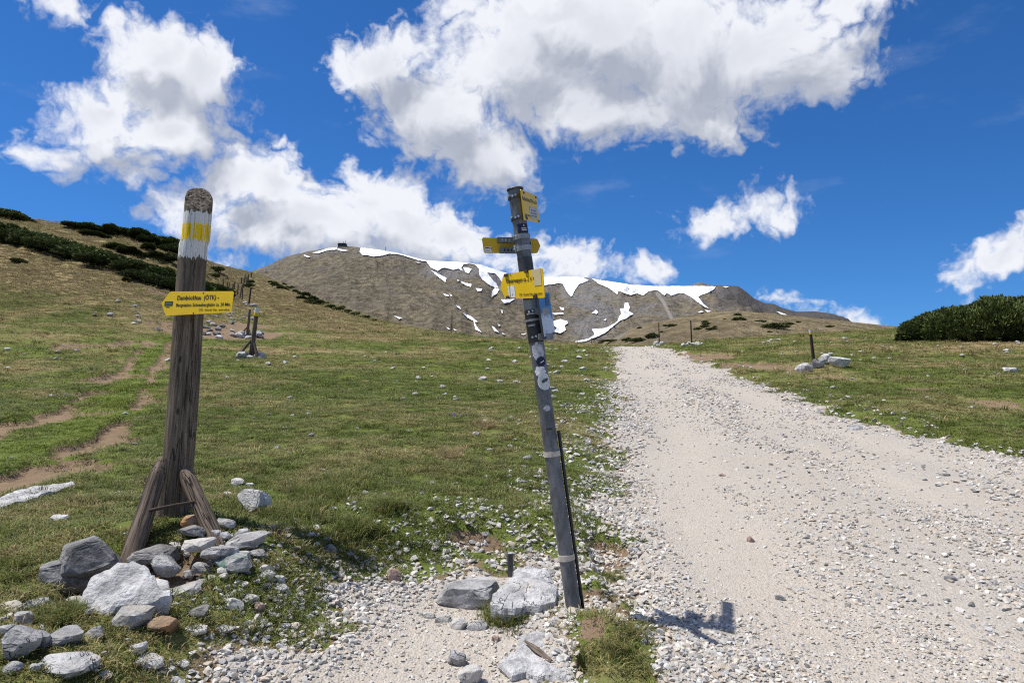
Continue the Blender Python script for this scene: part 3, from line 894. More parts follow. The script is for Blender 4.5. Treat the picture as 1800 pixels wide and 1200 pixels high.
SNOW = [
    ('long snow field along the crest left of the metal signpost', [(634, 437), (668, 440), (700, 446), (725, 453), (750, 459), (775, 460), (800, 461), (845, 466.5), (865, 473), (880, 478), (897, 483), (893, 501), (882, 497), (876, 488), (870, 482), (856, 480), (862, 489), (873, 500), (876, 508), (868, 506), (858, 501), (848, 493), (842, 484), (842, 474), (835, 466.8), (826, 464.5), (815, 466), (811, 472), (814, 478), (806, 474), (796, 476), (782, 472), (775, 474), (770, 478), (758, 472), (749, 461), (735, 459.5), (712, 451.5), (698, 448), (684, 447.5), (672, 451), (656, 453), (646, 450), (637, 450), (632, 444)]),
    ('snow field hanging from the crest right of the metal signpost', [(900, 485), (925, 488), (950, 488.6), (1000, 487.6), (1025, 488.6), (1035, 494), (1028, 497), (1018, 501), (1010, 512), (1006, 521), (1003, 523), (997, 515), (993, 508), (989, 500), (982, 499), (972, 501), (960, 502), (945, 506), (920, 500), (905, 495)]),
    ('longest snow field below the right part of the crest', [(1040, 491), (1060, 494), (1080, 497), (1110, 501.5), (1150, 504), (1200, 504), (1230, 504), (1258, 504.5), (1255, 510), (1248, 514), (1242, 517), (1232, 520), (1227, 524), (1236, 535), (1246, 544), (1238, 541), (1228, 534), (1215, 524), (1203, 517), (1195, 516), (1180, 521), (1172, 516), (1168, 521), (1155, 511), (1140, 513), (1131, 521), (1120, 517), (1108, 520), (1098, 517), (1087, 512), (1085, 519), (1070, 508), (1052, 500)]),
    ('bent snow tongue in the gully running down towards the track', [(1098, 534), (1104, 533), (1107, 541), (1105, 548), (1113, 553), (1100, 562), (1090, 565), (1075, 578), (1062, 588), (1045, 596), (1030, 602), (1010, 604.5), (1012, 602), (1035, 597), (1045, 590), (1040, 580), (1055, 580), (1068, 577), (1085, 567), (1088, 558), (1092, 554), (1090, 544), (1097, 543)]),
    ('thin snow streak just left of the summit hut', [(549, 446), (575, 438.5), (592, 436), (593, 440), (575, 442), (560, 447)]),
    ('small snow sliver just under the summit hut', [(593, 438), (612, 441.5), (606, 443.5), (594, 441.5)]),
    ('small snow fleck on the left shoulder of the mountain', [(534, 449), (546, 453), (542, 454.5), (536, 452)]),
    ('snow patch inside the dark rock ring under the crest', [(814, 471), (822, 472), (829, 474), (824, 482), (818, 480)]),
    ('slanting snow wedge below the left crest field', [(757, 476), (785, 490), (783, 498), (766, 485)]),
    ('oblong snow patch in the middle of the slope', [(810, 496), (829, 501), (828, 507), (812, 500)]),
    ('small triangular snow patch right of the oblong one', [(836, 508), (848, 509), (846, 513), (840, 514)]),
    ('snow tongue end beside the yellow sign of the metal post', [(870, 507), (878, 510), (873, 518), (864, 524), (865, 514)]),
    ('zigzag snow strip low on the slope left of the metal post', [(813, 551), (822, 555), (828, 558), (840, 568), (834, 568), (838, 576), (847, 587), (836, 582), (832, 566), (821, 560)]),
    ('short snow strip low on the slope close to the metal post', [(864, 575), (870, 578), (877, 587), (869, 584)]),
    ('ragged snow patch right behind the blue info panel', [(973, 566), (985, 563), (997, 566), (998, 570), (993, 574), (995, 582), (985, 588), (973, 585), (979, 579), (973, 574)]),
    ('diamond snow patch amid grey rock right of the info panel', [(1040, 552), (1047, 546), (1051, 549), (1049, 554)]),
    ('snow strip on the far right shoulder of the mountain', [(1364, 548.5), (1376, 551.5), (1387, 557.5), (1378, 557)]),
    ('snow bar beside the upper edge of the info panel', [(970, 552), (989, 551), (991, 554), (975, 555)]),
]
FLECK = [[(779, 518), (788, 520), (790, 522.5), (783, 522)], [(790, 518), (795, 521), (793, 523)], [(802, 537), (809, 541), (810, 546), (803, 541)], [(880, 528), (905, 527), (896, 533), (886, 535)],
         [(880, 546), (883.5, 546), (884, 553), (881, 551)], [(874, 571), (880, 574), (877, 576)], [(784, 577), (794, 582), (788, 581)], [(796, 579), (803, 583), (800, 583.5)], [(692, 557), (707, 561), (702, 563)],
         [(983, 541), (991, 543), (991, 547), (986, 546)], [(1061, 564), (1066, 561), (1065, 565.5)], [(1227, 550), (1232, 548), (1237, 549.5), (1229, 551.5)], [(1239, 546), (1250, 549), (1243, 550.5)], [(1270, 504.5), (1281, 505), (1276, 507)],
         [(882, 587), (889, 589), (884, 590)], [(730, 461), (740, 463), (735, 464)], [(915, 589), (926, 588), (920, 591)], [(1325, 553), (1333, 554.5), (1328, 555.5)], [(803, 493), (808, 494), (805, 496)]]
def snow_patch(poly, seed, label, group=None):
    # ragged outline, points inside, all on the mountain face and a hand above it
    pts = []
    n = len(poly)
    for i in range(n):
        a, b = poly[i], poly[(i + 1) % n]
        L = math.hypot(b[0] - a[0], b[1] - a[1]); k = max(1, int(L / 2.2))
        for q in range(k):
            t = q / k
            x, y = a[0] + (b[0] - a[0]) * t, a[1] + (b[1] - a[1]) * t
            j = min(1.0, L * 0.08)
            x += j * 1.3 * (vnoise(np.array(x * 0.7), np.array(y * 0.7), seed) - 0.5); y += j * 1.1 * (vnoise(np.array(x * 0.7), np.array(y * 0.7), seed + 5) - 0.5)
            pts.append((float(x), float(y)))
    m = len(pts)
    xs = [p[0] for p in pts]; ys = [p[1] for p in pts]
    step = 3.0
    inner = []
    gx, gy = np.meshgrid(np.arange(min(xs), max(xs), step), np.arange(min(ys), max(ys), step * 0.7))
    if gx.size:
        s = sdist(gx.ravel(), gy.ravel(), pts)
        inner = [(x, y) for x, y, q in zip(gx.ravel(), gy.ravel(), s) if q > 0.9]
    co, _, fs, *_r = mgeo.delaunay_2d_cdt([Vector(p) for p in pts + inner], [], [tuple(range(m))], 1, 1e-6)
    if not fs: return
    V = []
    for c in co:
        p = on_layer(MG, c.x, c.y)
        up = 1.6 if True else 0
        V.append(p + Vector((0, -0.8, up)))
    base = sum(V, Vector()) / len(V)
    me = mesh_np('snow_patch', np.array([tuple(v - base) for v in V]), [tuple(f) for f in fs])
    o = link('snow_patch', me, M_SNOW, None, base)
    # face upward
    me.flip_normals() if sum(p.normal.z for p in me.polygons) < 0 else None
    tag(o, label, 'snow patch', group)
for i, (lb, pl) in enumerate(SNOW): snow_patch(pl, i * 7 + 1, lb, 'snow patches on the mountain')
for i, pl in enumerate(sorted(FLECK)): snow_patch(pl, i * 5 + 300, nth(i, 'tiny snow fleck on the brown mountain face'), 'small snow flecks on the mountain')

# ------------------------------------------------------------------ rocks
_ico = {}
def ico(sub):
    if sub not in _ico:
        bm = bmesh.new(); bmesh.ops.create_icosphere(bm, subdivisions=sub, radius=1)
        _ico[sub] = (np.array([v.co[:] for v in bm.verts]), np.array([[v.index for v in f.verts] for f in bm.faces])); bm.free()
    return _ico[sub]
def rock_shape(seed, sub=3, cuts=11, rough=0.10, flat_top=False, deep=0.0, box=False):
    r = np.random.default_rng(seed)
    V, Fc = ico(sub); V = V.copy()
    o = r.uniform(0, 50, 3)
    if box:
        B = np.sign(V) * np.abs(V) ** 0.5
        B = B / np.abs(B).max(0)
        B[:, 0] += B[:, 2] * r.uniform(-.3, .3); B[:, 1] += B[:, 2] * r.uniform(-.1, .3)
        a_ = r.uniform(-.5, .5); c_, s_ = math.cos(a_), math.sin(a_)
        V = B @ np.array([[c_, s_, 0], [-s_, c_, 0], [0, 0, 1]]) * 0.78
    V = V * (1 + 0.16 * np.array([mnoise.noise(Vector(v * 1.3 + o)) for v in V]))[:, None]
    n = r.normal(size=(cuts, 3)); n /= np.linalg.norm(n, axis=1)[:, None]
    d = r.uniform(0.42, 0.80, cuts) - deep
    if flat_top:
        n[0] = (r.uniform(-.2, .2), r.uniform(-.35, .0), 1); n[0] /= np.linalg.norm(n[0]); d[0] = 0.36
    for k in range(cuts):
        q = V @ n[k] - d[k]
        V = V - np.maximum(q, 0)[:, None] * n[k]
    if sub > 1:
        for k in range(22 if sub > 2 else 8):                # chipped corners
            m = r.normal(size=3); m /= np.linalg.norm(m)
            q = V @ m
            q = q - q.max() * r.uniform(0.84, 0.97)
            V = V - np.maximum(q, 0)[:, None] * m
    for s, a in ((3.0, rough * 0.3), (8.0, rough * 0.35), (17.0, rough * 0.3)):
        dsp = np.array([1 - 2.2 * abs(mnoise.noise(Vector(v * s + o))) for v in V])
        V = V * (1 + a * 0.5 * dsp)[:, None]
    lo, hi = V.min(0), V.max(0)
    V = (V - lo) / (hi - lo)
    V[:, :2] -= 0.5
    return V, Fc
def rock(px, py, w, h, kind, label, seed, flat=False, lift=0.0, turn=None, group=None, name='rock', depth=0.8, cuts=11):
    g = ground_at(px, py + h * 0.45)
    Y = g.y
    wm = w / F * Y; hm_ = h / F * Y
    al = math.atan2(HC - g.z, Y)
    H = max((hm_ - depth * wm * math.sin(al)) / math.cos(al), 0.30 * wm)
    sub = 4 if w > 48 else (3 if w > 20 else 2)
    V, Fc = rock_shape(seed, sub, cuts, 0.20, flat, 0.0, True)
    V = V * np.array([wm * 1.06, wm * depth, H * 1.25])
    V[:, 2] -= H * 0.14
    if turn:
        c, s = math.cos(R(turn)), math.sin(R(turn))
        x = V[:, 0] * c - V[:, 2] * s; z = V[:, 0] * s + V[:, 2] * c
        V[:, 0] = x; V[:, 2] = z
    X = (px - CX) / F * Y
    yb = Y + wm * depth * 0.42
    loc = Vector((X * yb / Y, yb, min(gz(X, yb), g.z + 0.06) + lift))
    me = mesh_np(name, V, Fc, False)
    o = link(name, me, M_ROCKS[kind], None, loc)
    o.rotation_euler = (0, 0, 0)
    return tag(o, label, 'rock', group)
def slab(outline, c0, ky, kx, thick, kind, label, seed, rough=0.012):
    """flat rock: the outline of its top is given by pixels of the photograph, on a tilted plane through c0"""
    pts = []
    for px, py in outline:
        # the ray meets z = c0.z + ky (y - c0.y) + kx (x - c0.x)
        a, b = (px - CX) / F, (CY - py) / F
        Y = (c0[2] - HC - ky * c0[1] - kx * c0[0]) / (b - ky - kx * a)
        pts.append((a * Y, Y))
    rr = random.Random(seed)
    ring = []
    n = len(pts)
    for i in range(n):
        a, b = pts[i], pts[(i + 1) % n]
        L = math.hypot(b[0] - a[0], b[1] - a[1]); k = max(2, int(L / 0.018))
        for q in range(k):
            t = q / k
            ring.append((a[0] + (b[0] - a[0]) * t + rr.uniform(-.004, .004), a[1] + (b[1] - a[1]) * t + rr.uniform(-.004, .004)))
    m = len(ring)
    xs = [p[0] for p in ring]; ys = [p[1] for p in ring]
    gx, gy = np.meshgrid(np.arange(min(xs), max(xs), 0.016), np.arange(min(ys), max(ys), 0.016))
    s = sdist(gx.ravel(), gy.ravel(), ring)
    inner = [(x + rr.uniform(-.004, .004), y + rr.uniform(-.004, .004)) for x, y, q in zip(gx.ravel(), gy.ravel(), s) if q > 0.011]
    co, _, fs, *_r = mgeo.delaunay_2d_cdt([Vector(p) for p in ring + inner], [], [tuple(range(m))], 1, 1e-7)
    cx, cy = sum(xs) / m, sum(ys) / m
    V = []
    sdv = sdist(np.array([c.x for c in co]), np.array([c.y for c in co]), ring)
    for c, q in zip(co, sdv):
        z = c0[2] + ky * (c.y - c0[1]) + kx * (c.x - c0[0])
        v = Vector((c.x * 5 + seed, c.y * 5, 0))
        z += rough * 2.2 * mnoise.noise(v) + rough * mnoise.noise(v * 3.1) + rough * 0.5 * mnoise.noise(v * 8)
        st = mnoise.noise(Vector((c.x * 2.2 + c.y * 1.1 + seed, c.y * 1.4, 3.3)))        # bedding steps
        z += rough * 1.6 * (math.floor(st * 5) / 5)
        z -= 0.012 * max(0, 1 - max(q, 0) / 0.022)
        V.append(Vector((c.x, c.y, z)))
    Fc = [tuple(f) for f in fs]
    top = sum(1 for f in Fc if (V[f[1]] - V[f[0]]).cross(V[f[2]] - V[f[0]]).z > 0) > len(Fc) / 2
    if not top: Fc = [f[::-1] for f in Fc]
    # ring vertex indices in the CDT output are the first m
    prev = list(range(m))
    for k, (inn, dz) in enumerate(((-0.006, 0.25), (0.012, 0.6), (0.05, 1.0))):
        cur = []
        for i in range(m):
            p = V[i]; dx, dy = cx - p.x, cy - p.y; L = math.hypot(dx, dy) or 1
            w = inn + 0.012 * mnoise.noise(Vector((p.x * 14, p.y * 14, k * 2 + seed)))
            cur.append(len(V))
            V.append(Vector((p.x + dx / L * w, p.y + dy / L * w, p.z - thick * dz * (1 + 0.25 * mnoise.noise(Vector((p.x * 7, p.y * 7, seed)))))))
        for i in range(m):
            j = (i + 1) % m
            Fc.append((prev[i], cur[i], cur[j], prev[j]))
        prev = cur
    c = Vector((cx, cy, c0[2] - thick))
    me = mesh_np('rock', np.array([tuple(v - c) for v in V]), Fc, False)
    bm = bmesh.new(); bm.from_mesh(me); bmesh.ops.recalc_face_normals(bm, faces=bm.faces); bm.to_mesh(me); bm.free()
    return tag(link('rock', me, M_ROCKS[kind], None, c), label, 'rock')

# cairn round the wooden post
g = ground_at(220, 1075)
slab([(138, 1045), (160, 1008), (200, 994), (232, 987), (262, 998), (276, 1012), (274, 1020), (296, 1030), (299, 1040), (268, 1048), (232, 1052), (205, 1056), (192, 1068), (168, 1060), (145, 1054)],
     (g.x, g.y + 0.18, g.z + 0.155), 0.42, 0.05, 0.15, 'light', 'largest pale cracked slab leaning on the front of the cairn', 5, 0.022)
g = ground_at(923, 1070)
slab([(862, 1056), (868, 1036), (880, 1024), (905, 1010), (902, 1000), (930, 992), (966, 996), (970, 1012), (962, 1016), (980, 1030), (976, 1050), (950, 1058), (925, 1056), (905, 1064), (880, 1062)],
     (g.x, g.y + 0.18, g.z + 0.13), 0.06, -0.02, 0.13, 'light', 'big flat pale rock beside the foot of the metal pole', 8)
g = ground_at(943, 1180)
SL3 = (g.x, g.y + 0.12, g.z + 0.05)
slab([(876, 1162), (905, 1140), (918, 1112), (946, 1100), (968, 1106), (1000, 1108), (1012, 1130), (1006, 1160), (1010, 1186), (985, 1198), (955, 1190), (925, 1180), (900, 1186)],
     (g.x, g.y + 0.12, g.z + 0.05), 0.10, 0.0, 0.09, 'light', 'pale slab at the bottom edge with a wood splinter on it', 12)
g = ground_at(45, 872)
slab([(-30, 888), (10, 868), (45, 856), (90, 850), (128, 843), (132, 847), (100, 858), (72, 866), (52, 876), (20, 884), (-10, 896)],
     (g.x, g.y, g.z + 0.045), 0.02, 0.0, 0.07, 'light', 'flat pale bedrock slab showing beside the trodden trail', 94, 0.010)
ROCKS = [
    (170, 972, 108, 108, 'dark', 'tall dark boulder leaning at the left of the cairn', 21, 1, 0.0, 18),
    (122, 990, 84, 76, 'dark', 'dark boulder at the left end of the cairn', 22, 1, 0.0, 14),
    (262, 1044, 74, 34, 'light', 'small slab wedged under the right end of the largest slab', 23, 1),
    (290, 982, 50, 40, 'grey', 'rounded grey stone in the middle of the cairn before the post', 24, 0, 0.05),
    (345, 968, 54, 30, 'white', 'white stone between the post and the right brace', 25, 1, 0.06),
    (352, 984, 26, 22, 'grey', 'small grey stone under the white one in the cairn', 26, 0, 0.04),
    (337, 925, 36, 30, 'rust', 'brownish stone behind the foot of the right brace', 27),
    (272, 960, 80, 44, 'dark', 'dark stone in the shade at the foot of the wooden post', 28, 0, 0.03),
    (338, 944, 46, 26, 'dark', 'dark stone right of the foot of the wooden post', 29, 0, 0.02),
    (325, 1013, 78, 40, 'grey', 'thin tilted grey plate at the front of the cairn', 30, 1, 0.0, 24),
    (388, 982, 60, 38, 'grey', 'jagged grey rock right of the right brace foot', 31, 0, 0.02, 12),
    (413, 995, 70, 42, 'green', 'rock stained with green paint at the right of the cairn', 32, 1),
    (436, 958, 68, 34, 'grey', 'layered grey rock at the far right of the cairn', 33, 1, 0, 6),
    (396, 920, 32, 24, 'light', 'pale rock behind the right brace', 34),
    (452, 978, 34, 22, 'grey', 'small grey rock in the shade at the right rim of the cairn', 35),
    (55, 1037, 66, 38, 'light', 'flat pale rock left of the largest slab', 36, 1),
    (66, 1056, 26, 16, 'white', 'small white stone before the flat pale rock on the left', 37),
    (14, 1058, 40, 36, 'yellow', 'pale rock flecked with yellow paint at the left edge', 38, 1),
    (98, 1046, 36, 30, 'rust', 'brown stone left of the largest slab', 39),
    (132, 1031, 32, 26, 'grey', 'grey stone tucked behind the left corner of the largest slab', 40),
    (233, 1089, 60, 44, 'grey', 'blocky grey stone below the largest slab', 41, 1),
    (282, 1106, 60, 42, 'rust', 'orange rusty stone in the grass', 42, 1),
    (118, 1122, 62, 44, 'grey', 'blue grey block with a flat top in the left foreground', 43, 1),
    (168, 1110, 36, 30, 'grey', 'angular grey stone right of the blue grey block', 44),
    (39, 1134, 74, 70, 'grey', 'big pitted grey boulder in the left corner', 45, 0),
    (22, 1172, 32, 26, 'grey', 'small stone under the pitted boulder', 46),
    (118, 1176, 94, 54, 'light', 'long flat pale slab at the bottom left edge', 47, 1),
    (44, 1086, 34, 28, 'grey', 'grey stone above the pitted boulder', 48),
    (12, 1108, 30, 26, 'grey', 'grey stone at the left edge above the pitted boulder', 49),
    (74, 1128, 28, 36, 'grey', 'narrow stone between pitted boulder and blue grey block', 50),
    (242, 1142, 30, 25, 'light', 'rounded pale stone below the orange stone', 51),
    (265, 1168, 50, 28, 'light', 'oblong pale stone in the grass below the rounded one', 52, 1),
    (184, 1186, 26, 18, 'white', 'small white stone at the bottom left edge', 53),
    (349, 1075, 38, 28, 'dark', 'brown grey stone in the grass right of the largest slab', 54),
    (412, 1064, 34, 26, 'white', 'left stone of the white trio below the cairn', 55),
    (442, 1055, 26, 22, 'white', 'middle stone of the white trio below the cairn', 56),
    (457, 1068, 20, 20, 'pink', 'pinkish stone of the trio below the cairn', 57),
    (344, 1111, 38, 18, 'white', 'flat white stone right of the orange stone', 58, 1),
    (396, 1112, 34, 13, 'light', 'thin pale stone lying in grass right of the flat white one', 59, 1),
    (373, 1107, 18, 11, 'rust', 'small ochre stone between two flat pale stones', 60),
    (471, 1014, 26, 21, 'light', 'left of two pale stones in the shadow of the post', 61),
    (492, 1018, 18, 16, 'light', 'right of two pale stones in the shadow of the post', 62),
    (492, 1035, 28, 14, 'white', 'flat white stone below the two stones in the shadow', 63),
    (446, 884, 56, 52, 'light', 'upright boulder standing in grass behind the cairn', 64, 0),
    (418, 848, 24, 14, 'white', 'white stone behind the upright boulder', 65),
    (401, 866, 18, 10, 'white', 'small white stone left of the upright boulder', 66),
    (440, 852, 15, 9, 'white', 'tiny white stone right behind the upright boulder', 67),
    (581, 968, 23, 20, 'dark', 'dark small rock in grass right of the cairn', 68),
    (104, 910, 30, 15, 'light', 'single pale stone in grass left of the cairn', 69, 1),
    (823, 1036, 106, 64, 'grey', 'grey boulder left of the big flat rock at the pole', 71, 1),
    (779, 1079, 28, 21, 'white', 'whitish stone left of the rounded one under the grey boulder', 72),
    (806, 1088, 31, 27, 'white', 'rounded white stone under the grey boulder', 73),
    (839, 1091, 36, 24, 'grey', 'grey stone right of the rounded white one', 74),
    (753, 1073, 24, 18, 'white', 'leftmost white stone in the row under the grey boulder', 75),
    (802, 1148, 33, 35, 'grey', 'grey stone left of the bottom slab', 76),
    (826, 1177, 44, 42, 'white', 'large white stone left of the bottom slab', 77),
    (693, 1013, 25, 27, 'pink', 'upright pinkish stone on the gravel left of the grey boulder', 78),
    (638, 1090, 19, 17, 'white', 'single white stone on the bare gravel in the foreground', 79),
    (871, 1116, 14, 17, 'pink', 'small reddish stone above the bottom slab', 80),
    (1252, 1149, 18, 15, 'white', 'white stone below the shadow of the signs', 81),
    (1671, 1018, 21, 15, 'dark', 'dark stone on the gravel at the right', 82),
    (1505, 752, 28, 10, 'grey', 'grey stone on the far half of the track', 83),
    (1661, 835, 18, 8, 'dark', 'dark flat stone on the track near the right rim', 84),
    (1750, 877, 18, 10, 'dark', 'dark stone on the track near the right edge of the view', 85),
    (1320, 942, 13, 15, 'pink', 'small brownish stone standing up on the track', 86),
    (1372, 1043, 18, 15, 'dark', 'dark stone right of the shadow of the signs', 87),
    (1270, 832, 14, 8, 'pink', 'small brownish stone in the middle of the track', 88),
    (1413, 641, 28, 17, 'light', 'pale boulder left of the leaning black stake', 89),
    (1438, 641, 22, 14, 'grey', 'grey boulder at the foot of the leaning black stake', 90),
    (1452, 634, 22, 17, 'white', 'white boulder right of the leaning black stake', 91),
    (1476, 639, 34, 17, 'light', 'rightmost boulder beside the leaning black stake', 92, 1),
    (1776, 651, 24, 8, 'light', 'low pale rock in the meadow at the right edge', 93, 1),
]
for t in ROCKS:
    px, py, w, h, kind, label, seed = t[:7]
    flat = bool(t[7]) if len(t) > 7 else False
    lift = t[8] if len(t) > 8 else 0.0
    turn = t[9] if len(t) > 9 else None
    rock(px, py, w, h, kind, label, seed, flat, lift, turn)

rr = random.Random(41)
for i in range(64):
    if i < 40: px, py = rr.uniform(240, 470), rr.uniform(935, 1035)
    else: px, py = rr.uniform(0, 320), rr.uniform(1045, 1190)
    w_ = rr.uniform(9, 24) if i < 40 else rr.uniform(8, 18)
    rock(px, py, w_, w_ * 0.75, rr.choice(['grey', 'light', 'dark', 'white', 'grey']), 'small stone filling the gaps between the cairn rocks' if i < 40 else 'small stone lying between the rocks in the left foreground', 1200 + i, False, 0.01, None, 'small stones in the cairn' if i < 40 else 'small stones in the left foreground', 'stone')
# ------------------------------------------------------------------ wooden signpost
foot = at(298, 940, 4.55)
base = Vector((foot.x, foot.y, gz(foot.x, foot.y) - 0.0))
post = empty('wooden_signpost', base, 'thick weathered wooden post with painted band and yellow arrow sign in a cairn', 'signpost')
P0 = Vector((foot.x - 0.01, foot.y, base.z - 0.25)); P1 = at(350, 350, 4.66)
n_r, n_s = 60, 28
V, Fc = [], []
ax = (P1 - P0).normalized(); xa = ax.cross(Vector((0, 1, 0))).normalized(); ya = xa.cross(ax).normalized() * -1
if ya.y < 0: ya = -ya
for i in range(n_r + 1):
    t = i / n_r
    c = P0.lerp(P1, t) + Vector((0.012 * math.sin(t * 5), 0, 0))
    r = 0.104 - 0.017 * t
    for k in range(n_s):
        a = 2 * math.pi * k / n_s
        dx, dy = math.cos(a), math.sin(a)
        rr = r * (1 + 0.05 * mnoise.noise(Vector((dx * 1.6, dy * 1.6, t * 2.5))) + 0.025 * mnoise.noise(Vector((dx * 6, dy * 6, t * 3))))
        p = c + xa * dx * rr + ya * dy * rr
        if t > 0.88:                                       # oblique saw cut facing the viewer
            q = (t - 0.88) / 0.12
            L = (P1 - P0).length * 0.1
            cut = (0.90 * dy + 0.44 * dx) * rr * 1.12
            p = c + xa * dx * rr + ya * dy * rr
            top = P1 + xa * dx * rr + ya * dy * rr + ax * cut
            bot = P0.lerp(P1, 0.88) + xa * dx * rr + ya * dy * rr
            p = bot.lerp(top, q)
        V.append(p)
for i in range(n_r):
    for k in range(n_s):
        Fc.append((i * n_s + k, i * n_s + (k + 1) % n_s, (i + 1) * n_s + (k + 1) % n_s, (i + 1) * n_s + k))
def zpx(y): return HC + (CY - y) / F * 4.55 - base.z
M_PAINT = mat_wood_painted((zpx(452), zpx(420), zpx(391), zpx(369)))
body = wood_coords(part('post', V, Fc, M_PAINT, post, True), P0, P1)
rim = [V[n_r * n_s + k] for k in range(n_s)]
cc = sum(rim, Vector()) / n_s
EV, EF = [], []
rings = 7
for q in range(rings):
    s = 1 - q / rings
    for k in range(n_s):
        p = cc.lerp(rim[k], s) + ax * (0.006 * (1 if q else 0) + 0.010 * mnoise.noise(Vector((k * 0.6, q * 1.4, 2))) * (1 if q else 0))
        EV.append(p)
EV.append(cc)
for q in range(rings - 1):
    for k in range(n_s):
        EF.append((q * n_s + k, q * n_s + (k + 1) % n_s, (q + 1) * n_s + (k + 1) % n_s, (q + 1) * n_s + k))
for k in range(n_s): EF.append(((rings - 1) * n_s + k, (rings - 1) * n_s + (k + 1) % n_s, len(EV) - 1))
tag(part('cut_top', EV, EF, M_END, body, False), 'oblique sawn top with cracked end grain')
def brace(a, b, r0, r1, seed):
    pts = lerp_pts(a, b, 22)
    rad = [r0 + (r1 - r0) * i / 21 for i in range(22)]
    rad[-1] *= 0.45; rad[-2] *= 0.74; rad[-3] *= 0.9
    v, f = tube_vf(pts, rad, 18, True, 0.10, seed)
    return wood_coords(part('brace', v, f, M_WOOD, post, True), a, b, seed * 0.31)
ba = ground_at(208, 992)
brace(Vector((ba.x - 0.01, ba.y, ba.z - 0.12)), at(286, 806, 4.42), 0.062, 0.050, 3)
bb = ground_at(393, 965)
brace(Vector((bb.x + 0.02, bb.y, bb.z - 0.1)), at(322, 822, 4.52), 0.057, 0.048, 9)
brace(Vector((foot.x - 0.15, foot.y + 0.55, base.z - 0.1)), Vector((foot.x - 0.03, foot.y + 0.16, base.z + 0.55)), 0.072, 0.062, 14)
v, f = tube_vf([at(262, 897, 4.16), at(285, 892, 4.18), at(310, 887, 4.24), at(330, 884, 4.30), at(352, 879, 4.36)], 0.0105, 8)
tag(part('tie_rod', v, f, M_IRON, post, True), 'rusty iron tie rod across the braces')
# arrow board
S0 = at(349, 532, 4.36)
MB = frame(at(349, 532.5, 4.385), Vector((1, -0.15, 0.004)), Vector((0.02, 0.24, 1)))
k = 4.385 / F
ol = [(-71 * k, 0.5 * k), (-58 * k, 20.5 * k), (-55 * k, 22 * k), (62 * k, 20.5 * k), (64.5 * k, 18.5 * k), (65 * k, -15.5 * k), (63 * k, -18 * k), (-57 * k, -22.5 * k), (-60 * k, -21 * k)]
v, f = prism_vf(ol, MB, -0.003, 0.003)
board = part('sign_board', v, f, M_YEL, post)
board['label'] = 'yellow arrow board pointing left'
def onboard(M, x, z, dy=-0.0045): 
    return M @ Matrix.Translation((x, dy, z))
text_part('Damböckhau  (ÖTK) -', 11.2 * k, onboard(MB, -42 * k, 6.0 * k), M_INK, board, 80 * k)
text_part('Bergstation Schneebergbahn ca. 20 Min.', 8.2 * k, onboard(MB, -42 * k, -6.2 * k), M_INK, board, 104 * k)
text_part('ÖTK - Zentrale Wien - www.oetk.at', 5.0 * k, onboard(MB, 3 * k, -14.6 * k), M_INK, board, 58 * k)
v, f = box_vf(MB, -64.5 * k, -49 * k, -0.0048, -0.0035, -4.5 * k, 3.5 * k)
emb = part('emblem', v, f, M_INK, board)
v, f = box_vf(MB, -63.3 * k, -50.2 * k, -0.0056, -0.0049, -3.3 * k, 2.3 * k)
part('emblem_picture', v, f, M_GREEN, board)
v, f = box_vf(MB, -61 * k, -54 * k, -0.0048, -0.0035, -7.2 * k, -6.6 * k)
part('emblem_caption', v, f, M_INK, board)
for x, z in ((7, 18), (-6.5, -18.5)):
    c = MB @ Vector((x * k, 0, z * k)); nrm = (MB.to_3x3() @ Vector((0, -1, 0)))
    v, f = tube_vf([c + nrm * 0.002, c + nrm * 0.0042], [0.0055, 0.0045], 10)
    part('screw', v, f, M_IRON, board)
v, f = box_vf(MB, -0.06, 0.10, 0.0035, 0.062, -0.03, 0.03)
wood_coords(part('backing_block', v, f, M_WOOD, post), MB @ Vector((-1, 0, 0)), MB @ Vector((1, 0, 0)))

# ------------------------------------------------------------------ metal signpost
A = at(1009, 1046, 3.86); B = at(905.5, 334, 3.98)
A = Vector((A.x, A.y, gz(A.x, A.y)))
pole = empty('metal_signpost', A, 'leaning grey metal pole with yellow signs, stickers and a thin black rod', 'signpost')
PD = (B - A).normalized()
PR = 0.0425
def pole_at(py):
    """point on the pole axis at a row of the photograph"""
    lo, hi = 0.0, 1.0
    for _ in range(40):
        m = 0.5 * (lo + hi); p = A.lerp(B, m)
        if CY - (p.z - HC) * F / p.y > py: lo = m
        else: hi = m
    return A.lerp(B, lo)
v, f = tube_vf(lerp_pts(A - PD * 0.12, B, 30), PR, 28, True)
shaft = part('pole', v, f, M_STEEL, pole, True)
for p_ in shaft.data.polygons:
    if len(p_.vertices) > 4: p_.use_smooth = False
def collar(py, hpx, mat, name='clamp_band', extra=0.004, parent=None):
    c = pole_at(py); h = hpx / F * c.y
    v, f = tube_vf([c - PD * h / 2, c + PD * h / 2], PR + extra, 28, True)
    o = part(name, v, f, mat, parent or pole, True)
    for p_ in o.data.polygons:
        if len(p_.vertices) > 4: p_.use_smooth = False
    return o
v, f = tube_vf([B - PD * 0.004, B + PD * 0.004, B + PD * 0.008], [PR + 0.004, PR + 0.008, PR + 0.005], 24)
part('pole_cap', v, f, M_STEELD, pole, False)
# light and dark stretches of the pole
collar(536, 17, mat_steel('pale_zinc', (0.22, 0.23, 0.25), (0.34, 0.36, 0.38)), 'zinc_sleeve', 0.0015)
bw = collar(574, 56, M_BLACK, 'black_wrap', 0.003)
collar(563, 4, M_ALU, 'clamp_band', 0.006)
collar(468, 30, M_STEELD, 'dark_sleeve', 0.0015)
collar(797, 9, M_BAND, 'clamp_band', 0.0055)
collar(978, 10, M_BAND, 'clamp_band', 0.0055)
